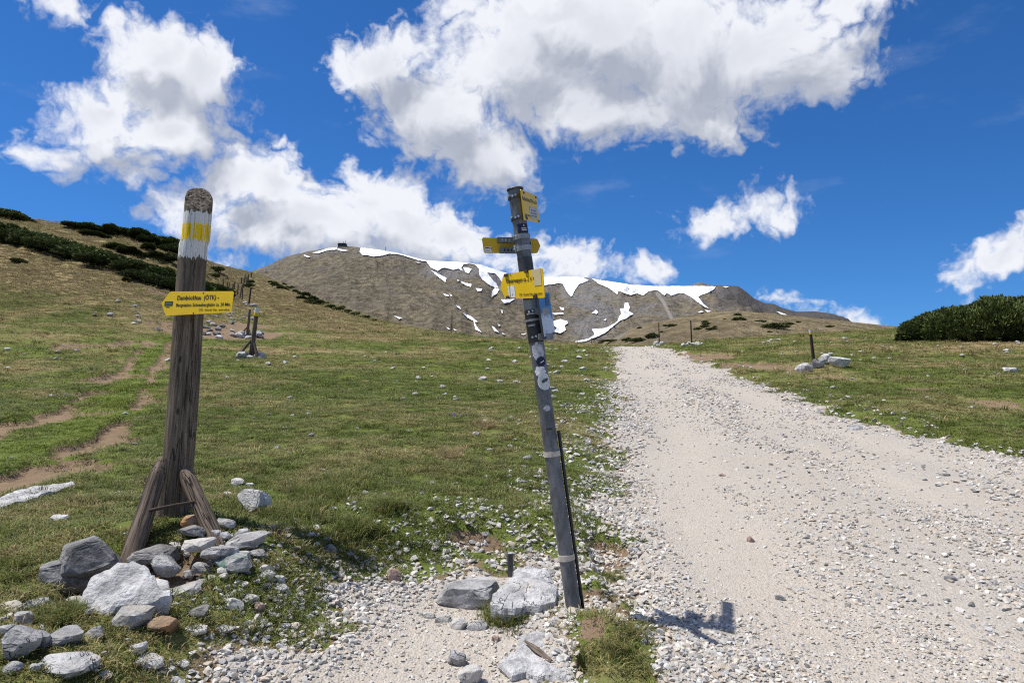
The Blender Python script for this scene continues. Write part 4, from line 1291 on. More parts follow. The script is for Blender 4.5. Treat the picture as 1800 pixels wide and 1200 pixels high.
# thin black rod strapped to the pole
ra = ground_at(1021, 1044); rb = pole_at(757)
rod = lerp_pts(Vector((A.x + 0.068, A.y + 0.012, A.z - 0.1)), Vector((rb.x + 0.057, rb.y + 0.012, rb.z + 0.0)), 6)
v, f = tube_vf(rod, 0.0098, 10)
part('rod', v, f, M_BLACK, pole, True)

def sticker(py, ang, w, h, mat, shape='rect', name='sticker', off=0.0014, seed=0, lean=0.0, on=None):
    """thin printed sheet wrapped round the pole; ang: 0 faces the camera, positive to the right"""
    c = pole_at(py); s = c.y / F
    wm, hm_ = w * s, h * s
    side = PD.cross(Vector((0, 1, 0))).normalized()
    if side.x < 0: side = -side
    fr = side.cross(PD).normalized()
    if fr.y > 0: fr = -fr
    n = 28
    rr = random.Random(seed)
    if shape == 'circle': out = [(math.cos(2 * math.pi * i / n), math.sin(2 * math.pi * i / n)) for i in range(n)]
    elif shape == 'torn': out = [((0.75 + 0.35 * rr.random()) * math.cos(2 * math.pi * i / n), (0.75 + 0.35 * rr.random()) * math.sin(2 * math.pi * i / n)) for i in range(n)]
    else:
        out = []
        for i in range(7): out.append((-1 + 2 * i / 7, -1))
        for i in range(7): out.append((1, -1 + 2 * i / 7))
        for i in range(7): out.append((1 - 2 * i / 7, 1))
        for i in range(7): out.append((-1, 1 - 2 * i / 7))
    V, Fc = [], []
    def P(u, w_):
        a = ang + u * wm / 2 / PR
        return c + PD * (w_ * hm_ / 2 + lean * u * hm_) + (side * math.sin(a) + fr * math.cos(a)) * (PR + off)
    m = len(out); R_ = 5
    for q in range(R_):
        s_ = 1 - q / R_
        for u, w_ in out: V.append(P(u * s_, w_ * s_))
    V.append(P(0, 0))
    for q in range(R_ - 1):
        for i in range(m): Fc.append((q * m + i, q * m + (i + 1) % m, (q + 1) * m + (i + 1) % m, (q + 1) * m + i))
    for i in range(m): Fc.append(((R_ - 1) * m + i, (R_ - 1) * m + (i + 1) % m, len(V) - 1))
    return part(name, V, Fc, mat, on or pole, True)
sk = sticker(404, 0.35, 20, 16, M_NAVY, 'rect')
sticker(404.5, 0.45, 9, 1.6, M_WHITE, 'rect', 'sticker_print', 0.0024, on=sk)
sticker(407.5, 0.45, 9, 1.6, M_WHITE, 'rect', 'sticker_print', 0.0024, on=sk)
sticker(399.5, 0.45, 2.5, 3.5, M_BAND, 'circle', 'sticker_print', 0.0024, on=sk)
sticker(618, 0.05, 24, 32, M_GREYP, 'torn', seed=4)
sk = sticker(636, 0.25, 17, 17, M_NAVY, 'circle', off=0.0022)
sticker(636.5, 0.38, 6.5, 1.8, M_WHITE, 'rect', 'sticker_print', 0.0032, lean=0.8, on=sk)
sticker(653, -0.05, 22, 21, M_WHITE, 'torn', seed=9)
sk = sticker(671, 0.35, 25, 29, M_WHITE, 'circle', off=0.0024)
sticker(671, 0.35, 22, 26, mat_steel('pale_print', (0.42, 0.47, 0.48), (0.60, 0.65, 0.66), 0.0), 'circle', 'sticker_print', 0.0032, on=sk)
sticker(669, 0.40, 13, 7, M_STEELD, 'torn', 'sticker_print', 0.0040, 5, 0.3, on=sk)
sticker(717, 0.15, 13, 11, M_GREYP, 'torn', seed=12)
sticker(753, 0.1, 14, 3, M_BLACK, 'torn', seed=13)
sticker(552, -0.25, 14, 2.2, M_GREYP, 'rect', 'tape_strip', 0.0042)
sticker(572, -0.35, 12, 3.6, M_ALU, 'rect', 'tape_strip', 0.0042)

def small_bolts(pts, parent, r=0.006):
    for p in pts:
        v, f = tube_vf([Vector(p) + Vector((0, 0.006, 0)), Vector(p) + Vector((0, -0.006, 0))], [r, r * 0.8], 8)
        part('bolt', v, f, M_BOLT, parent)

# top sign, turned away to the right
def quad_sign(tl, tr, bl, Yl, Yr, name, mat, thick=0.004):
    a = at(*tl, Yl); b = at(*tr, Yr); c = at(*bl, Yl)
    M = frame(c, b - a, a - c)
    w, h = (b - a).length, (a - c).length
    ol = [(0.004, 0), (w - 0.004, 0), (w, 0.004), (w, h - 0.004), (w - 0.004, h), (0.004, h), (0, h - 0.004), (0, 0.004)]
    v, f = prism_vf(ol, M, -thick / 2, thick / 2)
    return part(name, v, f, mat, pole), M, w, h
sg, M1, w1, h1 = quad_sign((916, 334), (944, 345), (921, 386.5), 3.90, 4.38, 'sign_board', M_YEL)
sg['label'] = 'yellow board turned to the right at the top of the pole'
text_part('Fischerhütte ÖTK ca. 2 h', 0.030, onboard(M1, 0.012, h1 * 0.66), M_INK, sg, w1 * 0.9)
text_part('ÖTK Wien', 0.017, onboard(M1, 0.03, h1 * 0.14), M_INK, sg, w1 * 0.3)
v, f = box_vf(M1, w1 * 0.40, w1 * 0.86, -0.0042, -0.003, h1 * 0.10, h1 * 0.50); st = part('paper_label', v, f, M_GREYP, sg)
for i in range(3):
    v, f = box_vf(M1, w1 * 0.45, w1 * 0.80, -0.0050, -0.0043, h1 * (0.18 + 0.1 * i), h1 * (0.205 + 0.1 * i)); part('paper_print', v, f, M_STEEL, sg)
for x, z in ((0.14, 0.92), (0.9, 0.92), (0.16, 0.06), (0.92, 0.05)):
    c = M1 @ Vector((w1 * x, 0, h1 * z)); nrm = M1.to_3x3() @ Vector((0, -1, 0))
    v, f = tube_vf([c + nrm * 0.002, c + nrm * 0.008], [0.007, 0.006], 8); part('screw', v, f, M_IRON, sg)
for py in (348, 385):
    collar(py, 5, M_STEELD, 'clamp_band', 0.007)
    c = pole_at(py)
    small_bolts([c + Vector((-0.045, -0.03, 0.004)), c + Vector((-0.022, -0.052, 0)), c + Vector((-0.005, -0.056, 0.006))], pole, 0.0075)
    v, f = box_vf(frame(c, M1.to_3x3() @ Vector((1, 0, 0)), PD), 0.03, 0.16, 0.0, 0.022, -0.008, 0.008)
    part('bracket', v, f, M_STEELD, pole)

# second sign: arrow board seen from behind, bolted on with two perforated brackets
Y2 = 4.035
k2 = Y2 / F
c2 = at(898, 432, Y2)
M2 = frame(c2, Vector((1, 0.02, -0.012)), Vector((-0.02, 0.0, 1)))
ol = [(-51 * k2, 11 * k2), (-49 * k2, 13.5 * k2), (44 * k2, 13.0 * k2), (47 * k2, 11.5 * k2), (52 * k2, 0.5 * k2), (47 * k2, -11.5 * k2), (44 * k2, -12.5 * k2), (-45 * k2, -13.5 * k2), (-47.5 * k2, -11.5 * k2)]
v, f = prism_vf(ol, M2, -0.002, 0.002)
sg2 = part('sign_board', v, f, M_YELSH, pole)
sg2['label'] = 'back of a yellow arrow board pointing right'
for z0, z1, x0 in ((4, 13.5, -24), (-14, -4, -20)):
    v, f = box_vf(M2, x0 * k2, 12 * k2, -0.030, -0.0025, z0 * k2, z1 * k2)
    br = part('bracket', v, f, M_STEEL, pole)
    for i in range(3):
        v, f = box_vf(M2, (x0 + 8 + 6 * i) * k2, (x0 + 10.2 + 6 * i) * k2, -0.0315, -0.0302, (z0 + 3) * k2, (z1 - 3) * k2)
        part('slot', v, f, M_GREYP if z0 > 0 else M_INK, br)
collar(417.5, 8, M_ALU, 'clamp_band', 0.006); collar(437.5, 9, M_ALU, 'clamp_band', 0.006)
c = pole_at(417.5); small_bolts([c + Vector((-0.035, -0.045, 0.002)), c + Vector((-0.05, -0.02, 0.006))], pole, 0.009)
c = pole_at(435); small_bolts([c + Vector((-0.05, -0.022, 0.004)), c + Vector((-0.05, -0.024, -0.012))], pole, 0.008)
v, f = box_vf(M2, -46 * k2, -33 * k2, -0.0035, -0.0022, -11.5 * k2, -2.5 * k2); s2 = part('sticker', v, f, M_WHITE, sg2)
for (x0, x1, z0, z1, mt) in ((-45, -38.5, -5.4, -3.6, M_RED), (-37.5, -36, -6.5, -3.6, M_RED), (-34.5, -33.4, -8, -3.5, M_RED), (-45, -36, -9.6, -8.8, M_STEEL)):
    v, f = box_vf(M2, x0 * k2, x1 * k2, -0.0043, -0.0036, z0 * k2, z1 * k2); part('sticker_print', v, f, mt, sg2)
n = 18
v, f = prism_vf([(33.5 * k2 + 3.6 * k2 * math.cos(2 * math.pi * i / n), 1.5 * k2 + 8.5 * k2 * math.sin(2 * math.pi * i / n)) for i in range(n)], M2, -0.0035, -0.0022)
part('sticker', v, f, M_GREYP, sg2)
v, f = prism_vf([(33.5 * k2 + 2.2 * k2 * math.cos(2 * math.pi * i / n), 3.5 * k2 + 4.5 * k2 * math.sin(2 * math.pi * i / n)) for i in range(n)], M2, -0.0043, -0.0036)
part('sticker_print', v, f, M_STEELD, sg2)

# third sign: broad board facing the sun, worn
pc = pole_at(501)
Y3 = pc.y - PR - 0.016
c3 = at(918, 501, Y3)
yaw = R(61)
xd = Vector((math.cos(yaw), -math.sin(yaw), -0.03))
M3 = frame(c3, xd, Vector((-0.13, 0.10, 1)))
k3 = Y3 / F
kx = k3 / math.cos(yaw) * 1.0
ol = [(-39 * kx, 0), (-33 * kx, 20 * k3), (-31 * kx, 22 * k3), (32 * kx, 25 * k3), (34 * kx, 23.5 * k3), (36 * kx, -23 * k3), (34 * kx, -24.5 * k3), (-29 * kx, -22.5 * k3), (-32 * kx, -20 * k3)]
v, f = prism_vf(ol, M3, -0.002, 0.002)
sg3 = part('sign_board', v, f, M_YEL, pole)
sg3['label'] = 'worn yellow board facing left with a blank white sticker'
text_part('Klosterwappen ca. 2 ½ h', 10.5 * k3, onboard(M3, -27 * kx, 6.0 * k3), M_INK, sg3, 48 * kx)
text_part('ÖTK - Zentrale Wien  www.oetk.at', 5.2 * k3, onboard(M3, -5 * kx, -18.5 * k3), M_INK, sg3, 38 * kx)
v, f = prism_vf([(-25 * kx, 0), (-13 * kx, 0.5 * k3), (-11.5 * kx, -21 * k3), (-23 * kx, -20 * k3)], M3, -0.0042, -0.003); part('sticker', v, f, M_WHITE, sg3)
v, f = prism_vf([(-17.5 * kx, -17 * k3), (-15.5 * kx, -13.0 * k3), (-15 * kx, -13.3 * k3), (-17 * kx, -17.2 * k3)], M3, -0.0050, -0.0043); part('scratch', v, f, M_INK, sg3)
v, f = prism_vf([(17 * kx, 24 * k3), (31.5 * kx, 24.2 * k3), (32.5 * kx, -3 * k3), (21 * kx, -3.5 * k3)], M3, -0.0042, -0.003)
part('torn_sticker', v, f, mat_sign('sticker_residue', (0.60, 0.50, 0.28)), sg3)
for x, z in ((-27, 20), (9, 22.5), (-25, -20.5), (22, -22)):
    v, f = box_vf(M3, (x - 2.6) * kx, (x + 2.6) * kx, -0.010, 0.006, (z - 2.2) * k3, (z + 3.4) * k3); part('clip', v, f, M_IRON, sg3)
for z in (16, -14):
    v, f = box_vf(M3, -22 * kx, 26 * kx, 0.003, 0.014, (z - 3) * k3, (z + 3) * k3); part('bracket', v, f, M_STEELD, pole)

# blue and white info panel, turned right
M_PIC, N, out = new_mat('mountain_poster')
pos = N.n('ShaderNodeTexCoord').outputs['Object']
z = N.n('ShaderNodeSeparateXYZ', {0: pos}).outputs[2]
pz0 = at(950, 592, 3.85).z - A.z; pz1 = at(948, 516, 3.85).z - A.z
hz = N.ramp(z, pz0, pz1, 0, 1, False)
nz = N.noise(pos, 16, 5, 0.65); nz2 = N.noise(pos, 45, 4, 0.7)
cc_ = N.mix(N.ramp(N.math('ADD', hz, N.math('MULTIPLY', N.math('SUBTRACT', nz, 0.5), 0.6)), 0.45, 0.62), N.mix(nz2, (0.42, 0.45, 0.52), (0.68, 0.70, 0.76)), N.mix(nz, (0.015, 0.07, 0.20), (0.06, 0.24, 0.50)))
cc_ = N.mix(N.math('MULTIPLY', N.ramp(nz2, 0.60, 0.68), N.ramp(N.math('ABSOLUTE', N.math('SUBTRACT', hz, 0.5)), 0.1, 0.22, 1, 0)), cc_, (0.02, 0.022, 0.035))
finish(N, out, cc_, 0.35, spec=0.4)
pn, M4, w4, h4 = quad_sign((946, 518), (966, 513), (955, 593), 3.84, 4.12, 'info_panel', M_PIC, 0.006)
pn['label'] = 'blue and white picture panel under the yellow board'
v, f = box_vf(M4, w4 * 0.55, w4 * 0.85, -0.0046, -0.0035, h4 * 0.68, h4 * 0.95); part('panel_print', v, f, M_NAVY, pn)
v, f = join_vf(box_vf(M4, -0.006, 0.0, -0.006, 0.006, 0, h4), box_vf(M4, 0.001, w4, -0.006, 0.006, -0.012, -0.001)); part('panel_frame', v, f, M_STEELD, pn)
for py in (549, 593):
    c = pole_at(py)
    v, f = box_vf(frame(c, Vector((1, 0.25, 0)), PD), 0.0, 0.085, -0.062, -0.03, -0.018, 0.018); part('bracket', v, f, M_ALU, pole)
    small_bolts([c + Vector((-0.02, -0.056, 0)), c + Vector((0.0, -0.06, 0.006))], pole, 0.007)

# short pipe stubs set in the ground
g = ground_at(898, 1008)
st = empty('pipe_stub', g, 'short black pipe stub standing behind the big flat rock', 'pipe', None)
t_ = at(897, 972, g.y)
v, f = tube_vf([g - Vector((0, 0, 0.05)), t_], 0.021, 16); part('pipe', v, f, M_STEELD, st, False)
v, f = tube_vf([t_ - Vector((0, 0, 0.002)), t_ + Vector((0, 0, 0.004))], 0.018, 16); part('plug', v, f, M_GREYP, st, False)
g = ground_at(1112, 1020)
st = empty('pipe_end', g, 'small black pipe end poking from the bank by the shadow', 'pipe')
v, f = tube_vf([g - Vector((0, -0.03, 0.03)), g + Vector((-0.01, -0.02, 0.025))], [0.018, 0.018], 14, True); part('pipe', v, f, M_BLACK, st)
g = ground_at(958, 1165)
g = at(950, 1150, SL3[1] - 0.01)
wz = SL3[2] + 0.10 * (g.y - SL3[1]) + 0.004
spl = empty('wood_splinter', Vector((g.x, g.y, wz)), 'dark weathered wood splinter lying on the bottom slab', 'wood piece')
v, f = tube_vf([Vector((g.x - 0.075, g.y + 0.10, wz + 0.012)), Vector((g.x - 0.02, g.y + 0.02, wz + 0.004)), Vector((g.x + 0.05, g.y - 0.09, wz - 0.008))], [0.006, 0.016, 0.010], 7, True, 0.3)
wood_coords(part('splinter', v, f, M_WOOD, spl), Vector((g.x - 0.075, g.y + 0.10, wz)), Vector((g.x + 0.05, g.y - 0.09, wz)))

# ------------------------------------------------------------------ marker stakes
def pebble_ring(loc, n, rad, size, label, group, seed, kinds=('light', 'grey', 'white')):
    rr = random.Random(seed)
    for i in range(n):
        a = 2 * math.pi * i / n + rr.uniform(-.3, .3); q = rad * rr.uniform(0.35, 1.0)
        x, y = loc.x + math.cos(a) * q, loc.y + math.sin(a) * q * 0.8
        s = size * rr.uniform(0.6, 1.35)
        V, Fc = rock_shape(seed * 31 + i, 2, 9, 0.1)
        me = mesh_np('rock', V * np.array([s, s * 0.9, s * rr.uniform(0.5, 0.85)]), Fc, False)
        o = link('rock', me, M_ROCKS[rr.choice(kinds)], None, (x, y, gz(x, y) - s * 0.12))
        tag(o, label, 'rock', group)
def stake(bx, by, tx, ty, wpx, label, group=None, braces=False, painted=False, mat=None, tilt=0.0, name='marker_stake'):
    g = ground_at(bx, by)
    top = at(tx, ty, g.y + tilt)
    e = empty(name, g, label, 'stake', group)
    r = max(wpx / F * g.y / 2, 0.02)
    v, f = tube_vf(lerp_pts(g - Vector((0, 0, 0.25)), top, 8), [r * (1 - 0.03 * i) for i in range(8)], 9, True, 0.08, bx)
    wood_coords(part('shaft', v, f, mat or M_WOOD, e, True), g, top, bx * 0.1)
    H = (top - g).length
    if painted:
        d = (top - g).normalized()
        for a, b, mt, nm in ((0.84, 0.90, M_YEL, 'paint_band'), (0.90, 1.004, M_WHITE, 'paint_band')):
            v, f = tube_vf([g.lerp(top, a), g.lerp(top, b)], r * (0.93 if a < 0.88 else 0.88), 9); part(nm, v, f, mt, e, True)
    if braces:
        for dx, dy in ((-0.22, -0.10), (0.16, -0.12), (0.02, 0.2)):
            v, f = tube_vf([g + Vector((dx * H * 1.25, dy * H, -0.1)), g.lerp(top, 0.40)], [r * 0.62, r * 0.5], 8, True, 0.05); wood_coords(part('brace', v, f, M_WOOD, e, True), g, top, dx)
    return g
g = stake(440, 630, 452, 541, 9, 'nearest braced wooden stake with white tip on the left meadow', None, True, True)
pebble_ring(g, 13, 0.75, 0.42, 'rock heaped at the foot of the nearest braced stake', 'rocks at the nearest braced stake', 5)
g = stake(434, 588, 439, 544, 5.0, 'second braced stake, leaning just behind the nearest one', None, True, False)
pebble_ring(g, 9, 1.1, 0.55, 'rock heaped at the foot of the second braced stake', 'rocks at the second braced stake', 6)
g = stake(437, 536, 441, 506, 3.4, 'dark stake below two small pine patches on the saddle line', None, False, False, M_IRON)
pebble_ring(g, 6, 1.3, 0.7, 'rock at the foot of the dark stake on the saddle line', 'rocks at the dark saddle stake', 7)
for i_, (bx, by, tx, ty) in enumerate(sorted([(421, 523, 426, 500), (425, 527, 427, 503), (417, 519, 419, 499), (408, 512, 410, 498), (402, 511, 403, 497), (398, 510, 400, 496), (393, 513, 392, 490), (411, 509, 413, 495),
                       (428, 505, 429, 491), (433, 500, 434, 486), (424, 498, 425, 487), (430, 493, 431, 483), (436, 492, 437, 482), (441, 488, 442, 479)])):
    stake(bx, by, tx, ty, 2.6, nth(i_, 'thin distant stake in the row climbing to the saddle'), 'far stakes in the row to the saddle')
g = stake(1431, 632, 1424, 579, 6.0, 'black leaning stake with pale tip among boulders right of the track', None, False, True, M_IRON)
g = stake(1216, 606, 1214, 563, 2.8, 'thin dark stake with a small stone heap right of the track', None, False, False, M_IRON)
pebble_ring(g, 7, 0.8, 0.42, 'pale rock heaped at the thin dark stake', 'rocks at the thin dark stake', 8, ('white', 'light'))
g = stake(1159, 606, 1158, 567, 2.2, 'thin dark stake close to the right rim of the track', None, False, False, M_IRON)
pebble_ring(g, 6, 0.8, 0.36, 'pale rock heaped at the stake by the track rim', 'rocks at the stake by the track rim', 9, ('white', 'light'))
for bx, by, tx, ty, lb in ((1095, 607, 1094, 586, 'tiny stake at the end of the visible track'), (1040, 606, 1039, 592, 'tiny stake left of the end of the track')):
    stake(bx, by, tx, ty, 1.6, lb, None, False, False, M_WOOD)

# rubble on the eroded bank behind the braced stakes
rr = random.Random(77)
for i in range(80):
    px = rr.uniform(355, 460) if i < 60 else rr.uniform(130, 350)
    py = rr.uniform(548, 594) if i < 60 else rr.uniform(520, 592)
    g = ground_at(px, py)
    s = rr.uniform(0.16, 0.5) * (1.0 if i < 60 else 1.1)
    V, Fc = rock_shape(900 + i, 2, 9, 0.12)
    me = mesh_np('rock', V * np.array([s * 1.25, s, s * 0.75]), Fc, False)
    o = link('rock', me, M_ROCKS[rr.choice(['grey', 'light', 'dark', 'dark'])], None, (g.x, g.y, g.z - s * 0.14))
    tag(o, 'weathered rock strewn over the eroded bank of the left slope', 'rock', 'rocks on the eroded left bank')

# ------------------------------------------------------------------ summit buildings
def hut(px, py, w, label, R0=None):
    p = on_layer(MG, px, py)
    s = w / F * p.y
    e = empty('summit_hut', p, label, 'hut')
    M = Matrix.Translation(p)
    v, f = box_vf(M, -s / 2, s / 2, -s * 0.2, s * 0.2, -6, s * 0.24); part('wall', v, f, M_STEELD, e)
    v, f = prism_vf([(-s * 0.55, s * 0.245), (s * 0.55, s * 0.245), (s * 0.38, s * 0.36), (-s * 0.38, s * 0.36)], M, -s * 0.24, s * 0.24); part('roof', v, f, M_IRON, e)
    for q in (-0.33, -0.11, 0.11, 0.33):
        v, f = box_vf(M, s * q - s * 0.05, s * q + s * 0.05, -s * 0.2 - 0.3, -s * 0.2 - 0.05, s * 0.06, s * 0.16); part('window', v, f, M_BLACK, e)
    for q, hh in ((-0.42, 0.62), (0.12, 0.60), (0.34, 0.72)):
        v, f = tube_vf([p + Vector((s * q, 0, s * 0.24)), p + Vector((s * q, 0, s * hh))], s * 0.02, 6); part('mast', v, f, M_STEELD, e)
hut(602, 433, 15, 'small dark hut with masts on the mountain top')
p = on_layer(MG, 678, 443); e = empty('mast', p, 'thin mast standing on the crest right of the summit hut', 'mast')
v, f = tube_vf([p - Vector((0, 0, 3)), p + Vector((0, 0, 9))], 0.5, 6); part('shaft', v, f, M_STEELD, e)
v, f = tube_vf([p + Vector((-1, 0, 7)), p + Vector((1, 0, 7))], 0.25, 5); part('crossbar', v, f, M_STEELD, e)

# ------------------------------------------------------------------ dwarf pines
def pine_mesh(name, seed, tufts, tuft, ex=1.0, ey=1.0, lumps=7, blades=5):
    """low mound of pine twigs in a unit dome: many upright needle tufts through the outer volume"""
    r = np.random.default_rng(seed)
    L = [(q_ * math.cos(a_), q_ * math.sin(a_), r.uniform(.30, .48), (1.0 - 0.45 * q_ ** 2) * r.uniform(.8, 1.0)) for q_, a_ in ((0.72 * math.sqrt(r.uniform()), r.uniform(0, 6.283)) for _ in range(lumps * 2))] + [(0, 0, .6, .95)]
    u = r.uniform(-1, 1, (tufts * 3, 2)); u = u[np.hypot(u[:, 0], u[:, 1]) < 1]
    H = np.zeros(len(u))
    for cx, cy, rad, hh in L:
        q = np.clip(1 - ((u[:, 0] - cx) ** 2 + (u[:, 1] - cy) ** 2) / rad ** 2, 0, 1)
        H = np.maximum(H, hh * np.sqrt(q))
    ok = H > 0.05
    u, H = u[ok], H[ok]
    u, H = u[:tufts], H[:tufts]
    n = len(u)
    d = r.uniform(0, 1, n) ** 2.2                     # 0 at the surface
    z = H * (1 - 0.75 * d)
    side = r.uniform(0, 1, n) < 0.35
    z = np.where(side, H * r.uniform(0.05, 0.9, n), z)
    P = np.stack([u[:, 0] * ex, u[:, 1] * ey, z], -1)
    V = []; Fc = []; lv = []
    base = 0
    out = np.stack([u[:, 0], u[:, 1], np.full(n, 0.55)], -1); out /= np.linalg.norm(out, axis=1)[:, None]
    s = tuft * (0.55 + 1.3 * r.uniform(0, 1, n) ** 2.5)
    tip_l = np.clip(0.15 + 0.9 * (z / np.maximum(H, .05)) ** 2 * r.uniform(0.4, 1.0, n), 0, 1)  # light on the tops and shade inside, stored as needle brightness
    allV = []; allL = []
    for b in range(blades):
        dr = r.normal(size=(n, 3)) * 0.55 + out * 0.6 + np.array([0, 0, 0.75]); dr /= np.linalg.norm(dr, axis=1)[:, None]
        sd = np.cross(dr, r.normal(size=(n, 3))); sd /= np.linalg.norm(sd, axis=1)[:, None]
        w = (s * 0.13)[:, None]
        a = P - sd * w * 0.5; c = P + sd * w * 0.5
        t1 = P + dr * s[:, None] * 0.6 + sd * w; t2 = P + dr * s[:, None] * 0.6 - sd * w
        tp = P + dr * s[:, None]
        allV.append(np.stack([a, c, t1, tp, t2], 1)); 
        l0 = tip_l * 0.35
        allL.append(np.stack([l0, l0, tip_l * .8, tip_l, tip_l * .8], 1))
    AV = np.concatenate(allV).reshape(-1, 3); AL = np.concatenate(allL).reshape(-1)
    k = len(AV) // 5
    Fc = np.arange(k * 5).reshape(k, 5)
    me = mesh_np(name, AV, Fc, False)
    add_color(me, 'lv', np.stack([AL, AL, AL, np.ones_like(AL)], -1))
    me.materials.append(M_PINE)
    return me
def stem_mesh(seed):
    r = random.Random(seed); parts_ = []
    for i in range(6):
        a = r.uniform(0, 6.28); q = r.uniform(0.4, 0.75)
        pts = [(0.12 * math.cos(a), 0.12 * math.sin(a), -0.05), (q * 0.5 * math.cos(a), q * 0.5 * math.sin(a), 0.10), (q * math.cos(a), q * math.sin(a), 0.42)]
        parts_.append(tube_vf(pts, [0.03, 0.022, 0.010], 6))
    v, f = join_vf(*parts_)
    me = mesh_np('stem', np.array([tuple(x) for x in v]), f); me.materials.append(M_BARK)
    return me
NEARP = [pine_mesh('crown', 11, 11000, 0.12, lumps=13, blades=7), pine_mesh('crown', 12, 11000, 0.12, lumps=15, blades=7)]
FARP = [pine_mesh('crown', 20 + i, 2600, 0.14, lumps=8, blades=6) for i in range(4)]
TINYP = [pine_mesh('crown', 40 + i, 420, 0.26, lumps=6, blades=4) for i in range(3)]
STEM = stem_mesh(4)
def pine(loc, sx, sy, sz, yaw, meshes, seed, label, group, stems=True, tilt=0.0):
    e = empty('dwarf_pine', loc, label, 'shrub', group)
    e.rotation_euler = (0, tilt, yaw)
    e.scale = (sx, sy, sz)
    c = link('crown', meshes[seed % len(meshes)], None, e)
    c.rotation_euler = (0, 0, (seed * 1.3) % 6.28)
    if stems: link('stem', STEM, None, e)
    return e
# big thicket at the right edge
BR = 'dwarf pines of the dense thicket at the right edge'
for i, (px, py, w, h, lb) in enumerate([
        (1650, 598, 92, 38, 'leftmost low bush of the dense pine thicket at the right edge'),
        (1710, 600, 110, 54, 'front middle bush of the pine thicket at the right edge'),
        (1700, 592, 120, 48, 'bush behind the front of the pine thicket at the right edge'),
        (1780, 597, 130, 64, 'tall front bush of the pine thicket cut by the right edge'),
        (1790, 588, 150, 60, 'rear bush of the pine thicket cut by the right edge'),
        (1870, 594, 150, 72, 'pine bush mostly beyond the right edge of the view')]):
    g = ground_at(px, py)
    k = g.y / F
    pine(Vector((g.x, g.y + w * k * 0.3, g.z - 0.05)), w * k * 0.58, w * k * 0.5, h * k * 1.12, 0.3 * i, NEARP, i, lb, BR)
# long band and patches on the left slope: (pixel, width, height, tilt of the patch along the slope)
LB = [(-40, 418, 120, 34), (20, 424, 100, 34), (70, 437, 90, 34), (115, 448, 90, 32), (160, 460, 90, 30), (205, 471, 90, 28), (250, 484, 84, 26), (290, 494, 80, 26), (262, 497, 60, 22), (300, 508, 70, 26), (345, 512, 70, 24), (380, 516, 50, 18)]
for i, (px, py, w, h) in enumerate(sorted(LB)):
    g = ground_at(px, py)
    k = g.y / F
    pine(Vector((g.x, g.y, g.z - 0.1)), w * k * 0.70, w * k * 0.45, h * k * 0.85, 0.1 * i, FARP, i, nth(i, 'dwarf pine in the long dark band across the left slope'), 'dwarf pines of the long band on the left slope', True, R(12))
SB = [(12, 382, 70, 14), (40, 388, 40, 8), (140, 402, 50, 9), (175, 408, 60, 11), (210, 412, 60, 12), (240, 420, 60, 14), (262, 428, 50, 14), (285, 436, 60, 16), (300, 446, 50, 16), (262, 440, 36, 10), (205, 437, 60, 9), (228, 447, 50, 9), (268, 452, 40, 9), (290, 457, 44, 12),
      (170, 417, 60, 8), (322, 458, 50, 12), (375, 475, 34, 8), (372, 487, 26, 7), (34, 460, 26, 7), (222, 494, 18, 7), (437, 504, 20, 6), (438, 497, 18, 5)]
for i, (px, py, w, h) in enumerate(sorted(SB)):
    g = ground_at(px, py)
    k = g.y / F
    pine(Vector((g.x, g.y, g.z - 0.1)), w * k * 0.55, w * k * 0.42, h * k * 1.1, 0.2 * i, FARP, i + 2, nth(i, 'scattered dwarf pine patch on the upper left slope'), 'scattered dwarf pines on the left slope', True, R(12))
MB_ = [(476, 497, 12, 4), (486, 502, 20, 5), (497, 508, 22, 7), (484, 499, 10, 4), (500, 500, 8, 3), (508, 507, 10, 4), (519, 513, 12, 4), (513, 505, 8, 3), (527, 516, 12, 6), (537, 520, 18, 6), (548, 527, 22, 6), (530, 525, 20, 6), (545, 533, 26, 7), (556, 527, 10, 4), (562, 535, 24, 6), (578, 541, 24, 6), (592, 546, 26, 6), (608, 549, 20, 5), (622, 553, 22, 5), (640, 559, 24, 5), (575, 533, 10, 3), (600, 541, 12, 4), (655, 563, 14, 3)]
for i, (px, py, w, h) in enumerate(sorted(MB_)):
    g = ground_at(px, py)
    k = g.y / F
    pine(Vector((g.x, g.y, g.z - 0.1)), w * k * 0.55, w * k * 0.5, h * k * 1.0, 0.2 * i, TINYP, i, nth(i, 'small pine patch on the spur below the saddle'), 'pine patches on the spur', False, R(15))
HB = [(1240, 566, 12, 3), (1243, 570, 16, 4), (1239, 575, 16, 5), (1227, 579, 14, 4), (1251, 579, 20, 4), (1257, 575, 8, 3), (1297, 554, 13, 4), (1299, 562, 22, 5), (1337, 565, 18, 3), (1361, 576, 40, 8), (1352, 584, 10, 3), (1384, 570, 20, 4), (1403, 567, 9, 3), (1458, 575, 14, 4), (1274, 561, 6, 2), (1375, 591, 14, 3), (1488, 587, 8, 2.5),
      (1105, 599, 22, 6), (1122, 600, 26, 7), (1147, 594, 20, 9), (1180, 573, 22, 4), (1125, 577, 9, 3), (1163, 584, 6, 3), (1075, 600, 40, 4), (1058, 598, 14, 3)]
for i, (px, py, w, h) in enumerate(sorted(HB)):
    p = on_layer(BG, px, py)
    k = p.y / F
    pine(p - Vector((0, 0, 0.2)), w * k * 0.55, w * k * 0.6, h * k * 1.0, 0.2 * i, TINYP, i, nth(i, 'dark pine patch on the tan hill'), 'pine patches on the tan hill', False)

